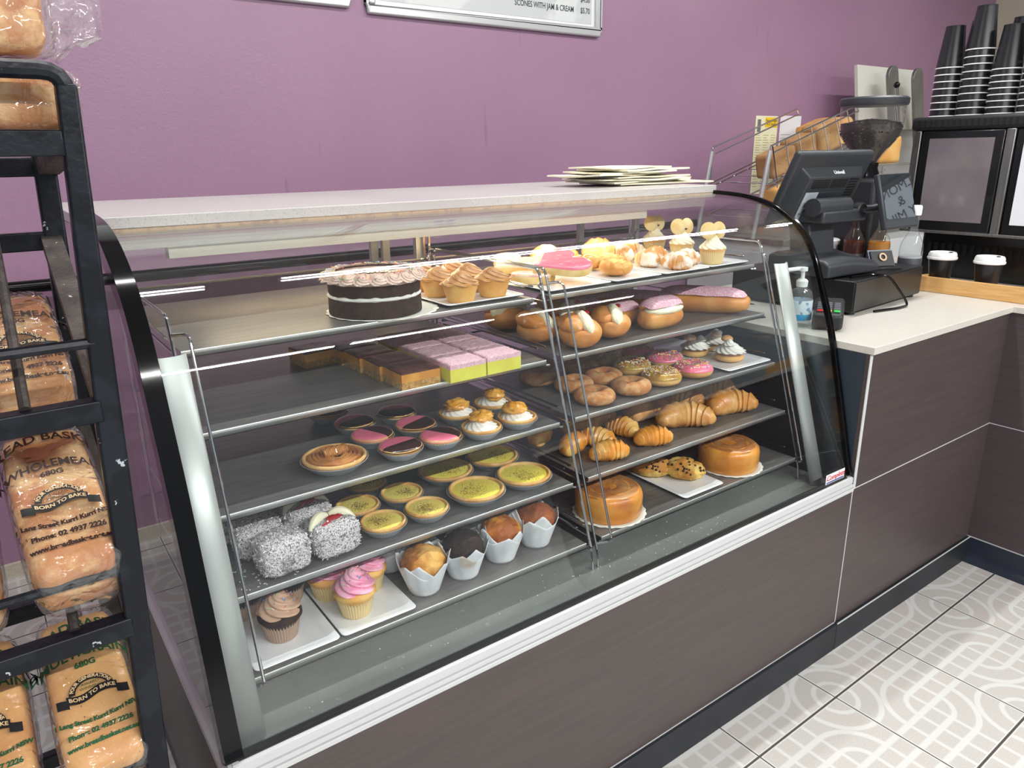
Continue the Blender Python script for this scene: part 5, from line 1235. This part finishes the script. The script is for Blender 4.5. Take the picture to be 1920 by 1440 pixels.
def loaf(label, x, y, z, tilt, rz, w_, d, h, crust, printed, group='bagged loaves on the black bread rack', seed=0, tail=None):
    t = thing('bagged_loaf', label, 'loaf', (x, y, z), rot=(tilt, 0, rz), group=group)
    sup = lambda q, e: (abs(q.x) ** e + abs(q.y) ** e + abs(q.z) ** e) ** (-1 / e)
    G().ball((0, 0, h / 2), (w_ / 2, d / 2, h / 2), 44, 32, lambda q: sup(q, 8) * (1 + .022 * nz(q, 2.4, seed) + .008 * nz(q, 9, seed)) * (.955)).build('loaf', crust, t, ang=85)
    rn = random.Random(seed)
    bagf = lambda q: sup(q, 6) * (1.035 + .05 * max(0, nz(q, 3.2, seed + 4)) + .018 * abs(nz(q, 9, seed)))
    def bag(q):
        return bagf(q)
    g = G(); g.ball((0, 0, h / 2), (w_ / 2, d / 2, h / 2), 64, 46, bag)
    for p in g.v:
        if p.z < .0005: p.z = .0005
    g.build('bag', BAG, t, ang=60)
    if tail:
        g = G(); (dx, tw, tl) = tail
        def fn(u, v):
            a = 2 * pi * u; r_ = (1 - v) * 1 + v * .75; k = 1 + .25 * nz((cos(a) * 2, sin(a) * 2, v * 3 + seed))
            return Vector((w_ / 2 * .97 + tl * v, d / 2 * cos(a) * .9 * r_ * k, h / 2 + dx * v + h / 2 * sin(a) * .95 * r_ * k))
        g.grid(40, 8, fn, closeu=True); g.build('bag_tail', BAG, t, ang=50)
    if printed:
        ink, lines, arch = printed
        def wp(p):
            X_, Y_ = p.x, p.y; q = max(0, 1 - (abs(X_) / (w_ * .54)) ** 6 - (abs(Y_) / (d * .53)) ** 6) ** (1 / 6)
            return Vector((X_, Y_, h / 2 + h / 2 * 1.085 * q + .0015 + .002 * nz((X_ * 30, Y_ * 30, seed))))
        for s_, ty, sz_, curve in lines:
            def wq(p, ty=ty, curve=curve): return wp(Vector((p.x, p.y + ty - curve * p.x * p.x, 0)))
            text('bag_print', s_, sz_, ink, t, None, warp=wq, bold=.0005, sx=.92)
        # brown printed picture between the headings
        if ink is INK:
            g = G(); n1 = 40; c0_ = wp(Vector((-.002, .066, 0))) + Vector((0, 0, .0002)); ptsb = []
            for k in range(n1):
                a = 2 * pi * k / n1; r_ = 1 + .35 * sin(3 * a + 1) + .15 * sin(7 * a); ptsb.append(wp(Vector((-.002 + .026 * r_ * cos(a), .067 + .010 * r_ * sin(a) + .006 * cos(a), 0))) + Vector((0, 0, .0002)))
            g.add([c0_] + ptsb, [(0, 1 + k, 1 + (k + 1) % n1) for k in range(n1)]); g.build('printed_picture', mat('brown_print', (142, 84, 62), .5), t, ang=85)
        # ribbon emblem
        ty = arch; g = G()
        def q2(x_, y_): return wp(Vector((x_, y_ + ty, 0))) + Vector((0, 0, .0004))
        def band(f0, f1, a0, a1, n=26):
            for k in range(n):
                s0, s1 = a0 + (a1 - a0) * k / n, a0 + (a1 - a0) * (k + 1) / n; g.add([q2(*f0(s0)), q2(*f1(s0)), q2(*f1(s1)), q2(*f0(s1))], [(0, 1, 2, 3)])
        band(lambda a: (.019 * cos(a), .015 * sin(a)), lambda a: (.0265 * cos(a), .0225 * sin(a)), 0, pi)
        wv = lambda x_: .0035 * sin(x_ * 110)
        band(lambda x_: (x_, wv(x_) - .011), lambda x_: (x_, wv(x_) + .001), -.030, .030)
        band(lambda x_: (x_, wv(x_) - .017), lambda x_: (x_, wv(x_) - .004), .028, .042, 6); band(lambda x_: (x_, wv(x_) - .017), lambda x_: (x_, wv(x_) - .004), -.042, -.028, 6)
        g.build('ribbon_emblem', PRINTB, t, ang=85)
        wr_ = lambda p: wp(Vector((p.x, p.y + ty - .005 + wv(p.x), 0))) + Vector((0, 0, .0012)); text('emblem_lettering', 'BORN TO BAKE', .0078, CREAMINK, t, None, warp=wr_, bold=.0002)
        def ar(p): a = pi / 2 - p.x / .0215; return wp(Vector(((.0230 + p.y) * cos(a), (.0190 + p.y) * sin(a) + ty, 0))) + Vector((0, 0, .0012))
        text('emblem_lettering', 'FOUR GENERATIONS', .0062, CREAMINK, t, None, warp=ar, bold=.0002)
        wr_ = lambda p: wp(Vector((p.x, p.y + ty + .0075, 0))); text('emblem_lettering', 'AWARD\nWINNING', .0058, ink, t, None, warp=wr_)
    return t
TL = rad(27)
WM = (INK, [('BREAD BASKET', .094, .0215, 9), ('WHOLEMEAL', .043, .0185, 6), ('680G', .026, .0125, 0), ('1 Lang Street Kurri Kurri NSW', -.058, .0090, -3), ('Phone: 02 4937 2226', -.073, .0100, 0), ('www.breadbasket.net.au', -.090, .0095, 0)], -.020)
MG = (GREENINK, [('BREAD BASKET', .092, .0215, 9), ('MULTIGRAIN', .047, .0200, 5), ('680G', .027, .0125, 0), ('1 Lang Street Kurri Kurri NSW', -.056, .0085, -3), ('Phone: 02 4937 2226', -.071, .0095, 0), ('www.breadbasket.net.au', -.086, .0090, 0)], -.014)
def on_shelf(zf, s, up=0):       # point a distance s up the slope of a shelf with front height zf
    return (.028 + s * cos(TL) - up * sin(TL), zf + .0105 + s * sin(TL) + up * cos(TL))
W_, D_, H_ = .100, .245, .098
y_, z_ = on_shelf(.832, D_ / 2)
loaf('bagged wholemeal loaf at the right end of the middle shelf, full label facing up', -1.762, y_, z_, TL, rad(2), W_, D_, H_, BREADC, WM, seed=3)
loaf('bagged wholemeal loaf left of the fully visible one, only its right side showing', -1.882, y_, z_, TL, rad(-1), W_, D_, H_, BREADC, WM, seed=5)
y_, z_ = on_shelf(.832, D_ / 2 + .205, H_ + .006)
loaf('bagged wholemeal loaf resting on top of the others, seen below the second shelf bar', -1.764, y_, z_, TL, rad(1), W_, D_ * .9, H_ * .85, BREADC, WM, seed=7)
loaf('bagged wholemeal loaf on top of the others at the picture edge', -1.884, y_, z_, TL, rad(-1), W_, D_ * .9, H_ * .85, BREADC, WM, seed=8)
y_, z_ = on_shelf(.548, D_ / 2)
MGC = mat('multigrain_crust', (230, 176, 104), .5, col2=(206, 140, 66), sc=9, lo=.4, hi=.65, bump=.25, bsc=200, col3=(84, 52, 36), sc3=110, lo3=.70, hi3=.73)
loaf('bagged multigrain loaf with green print at the right of the lowest visible shelf', -1.772, y_, z_, TL, rad(1), W_, D_, H_, MGC, MG, seed=11)
loaf('bagged multigrain loaf at the picture edge, left of the other multigrain loaf', -1.892, y_, z_, TL, rad(-1), W_, D_, H_, MGC, MG, seed=12)
y_, z_ = on_shelf(.265, D_ / 2)
loaf('bagged loaf at the bottom of the picture behind the lowest bar', -1.785, y_, z_, TL, 0, W_, D_, H_, BREADC, None, seed=13)
loaf('bagged loaf lying sideways on the top shelf under the round bar', -1.792, .10, 1.4105, 0, 0, .255, .105, .068, BREADC, None, seed=15)
loaf('bagged loaf lying sideways on top of the rack, clear bag flaring to the right', -1.800, .105, 1.4855, 0, rad(-2), .250, .11, .108, BREADC, None, seed=16, tail=(.012, .05, .055))

# crumbs on the floor of the case and coconut on the lamington tray
rn = random.Random(12); g = G()
for i in range(130):
    if i < 80: x, y, z = rn.gauss(-.70, .14), rn.uniform(.035, .13), .5125
    else: x, y, z = rn.uniform(-1.5, -.1), rn.uniform(.035, .25), .5125
    r = rn.uniform(.0005, .0014); g.ball((x, y, z + r * .5), (r * 1.4, r, r * .6), 5, 4)
stuff(tag(g.build('crumbs', mat('pale_crumbs', (226, 220, 206), .8)), 'tiny pale crumbs scattered over the grey steel floor of the case', 'crumbs'))
g = G()
for i in range(60):
    x, y = rn.uniform(-1.545, -1.44), rn.uniform(.18, .30); a = rn.uniform(0, 3); g.box(-.0018, -.0005, 0, .0018, .0005, .0008, M=T3(x, y, z4) @ RZ(a))
stuff(tag(g.build('crumbs', FLK), 'white coconut shreds fallen on the tray beside the lamingtons', 'crumbs'))
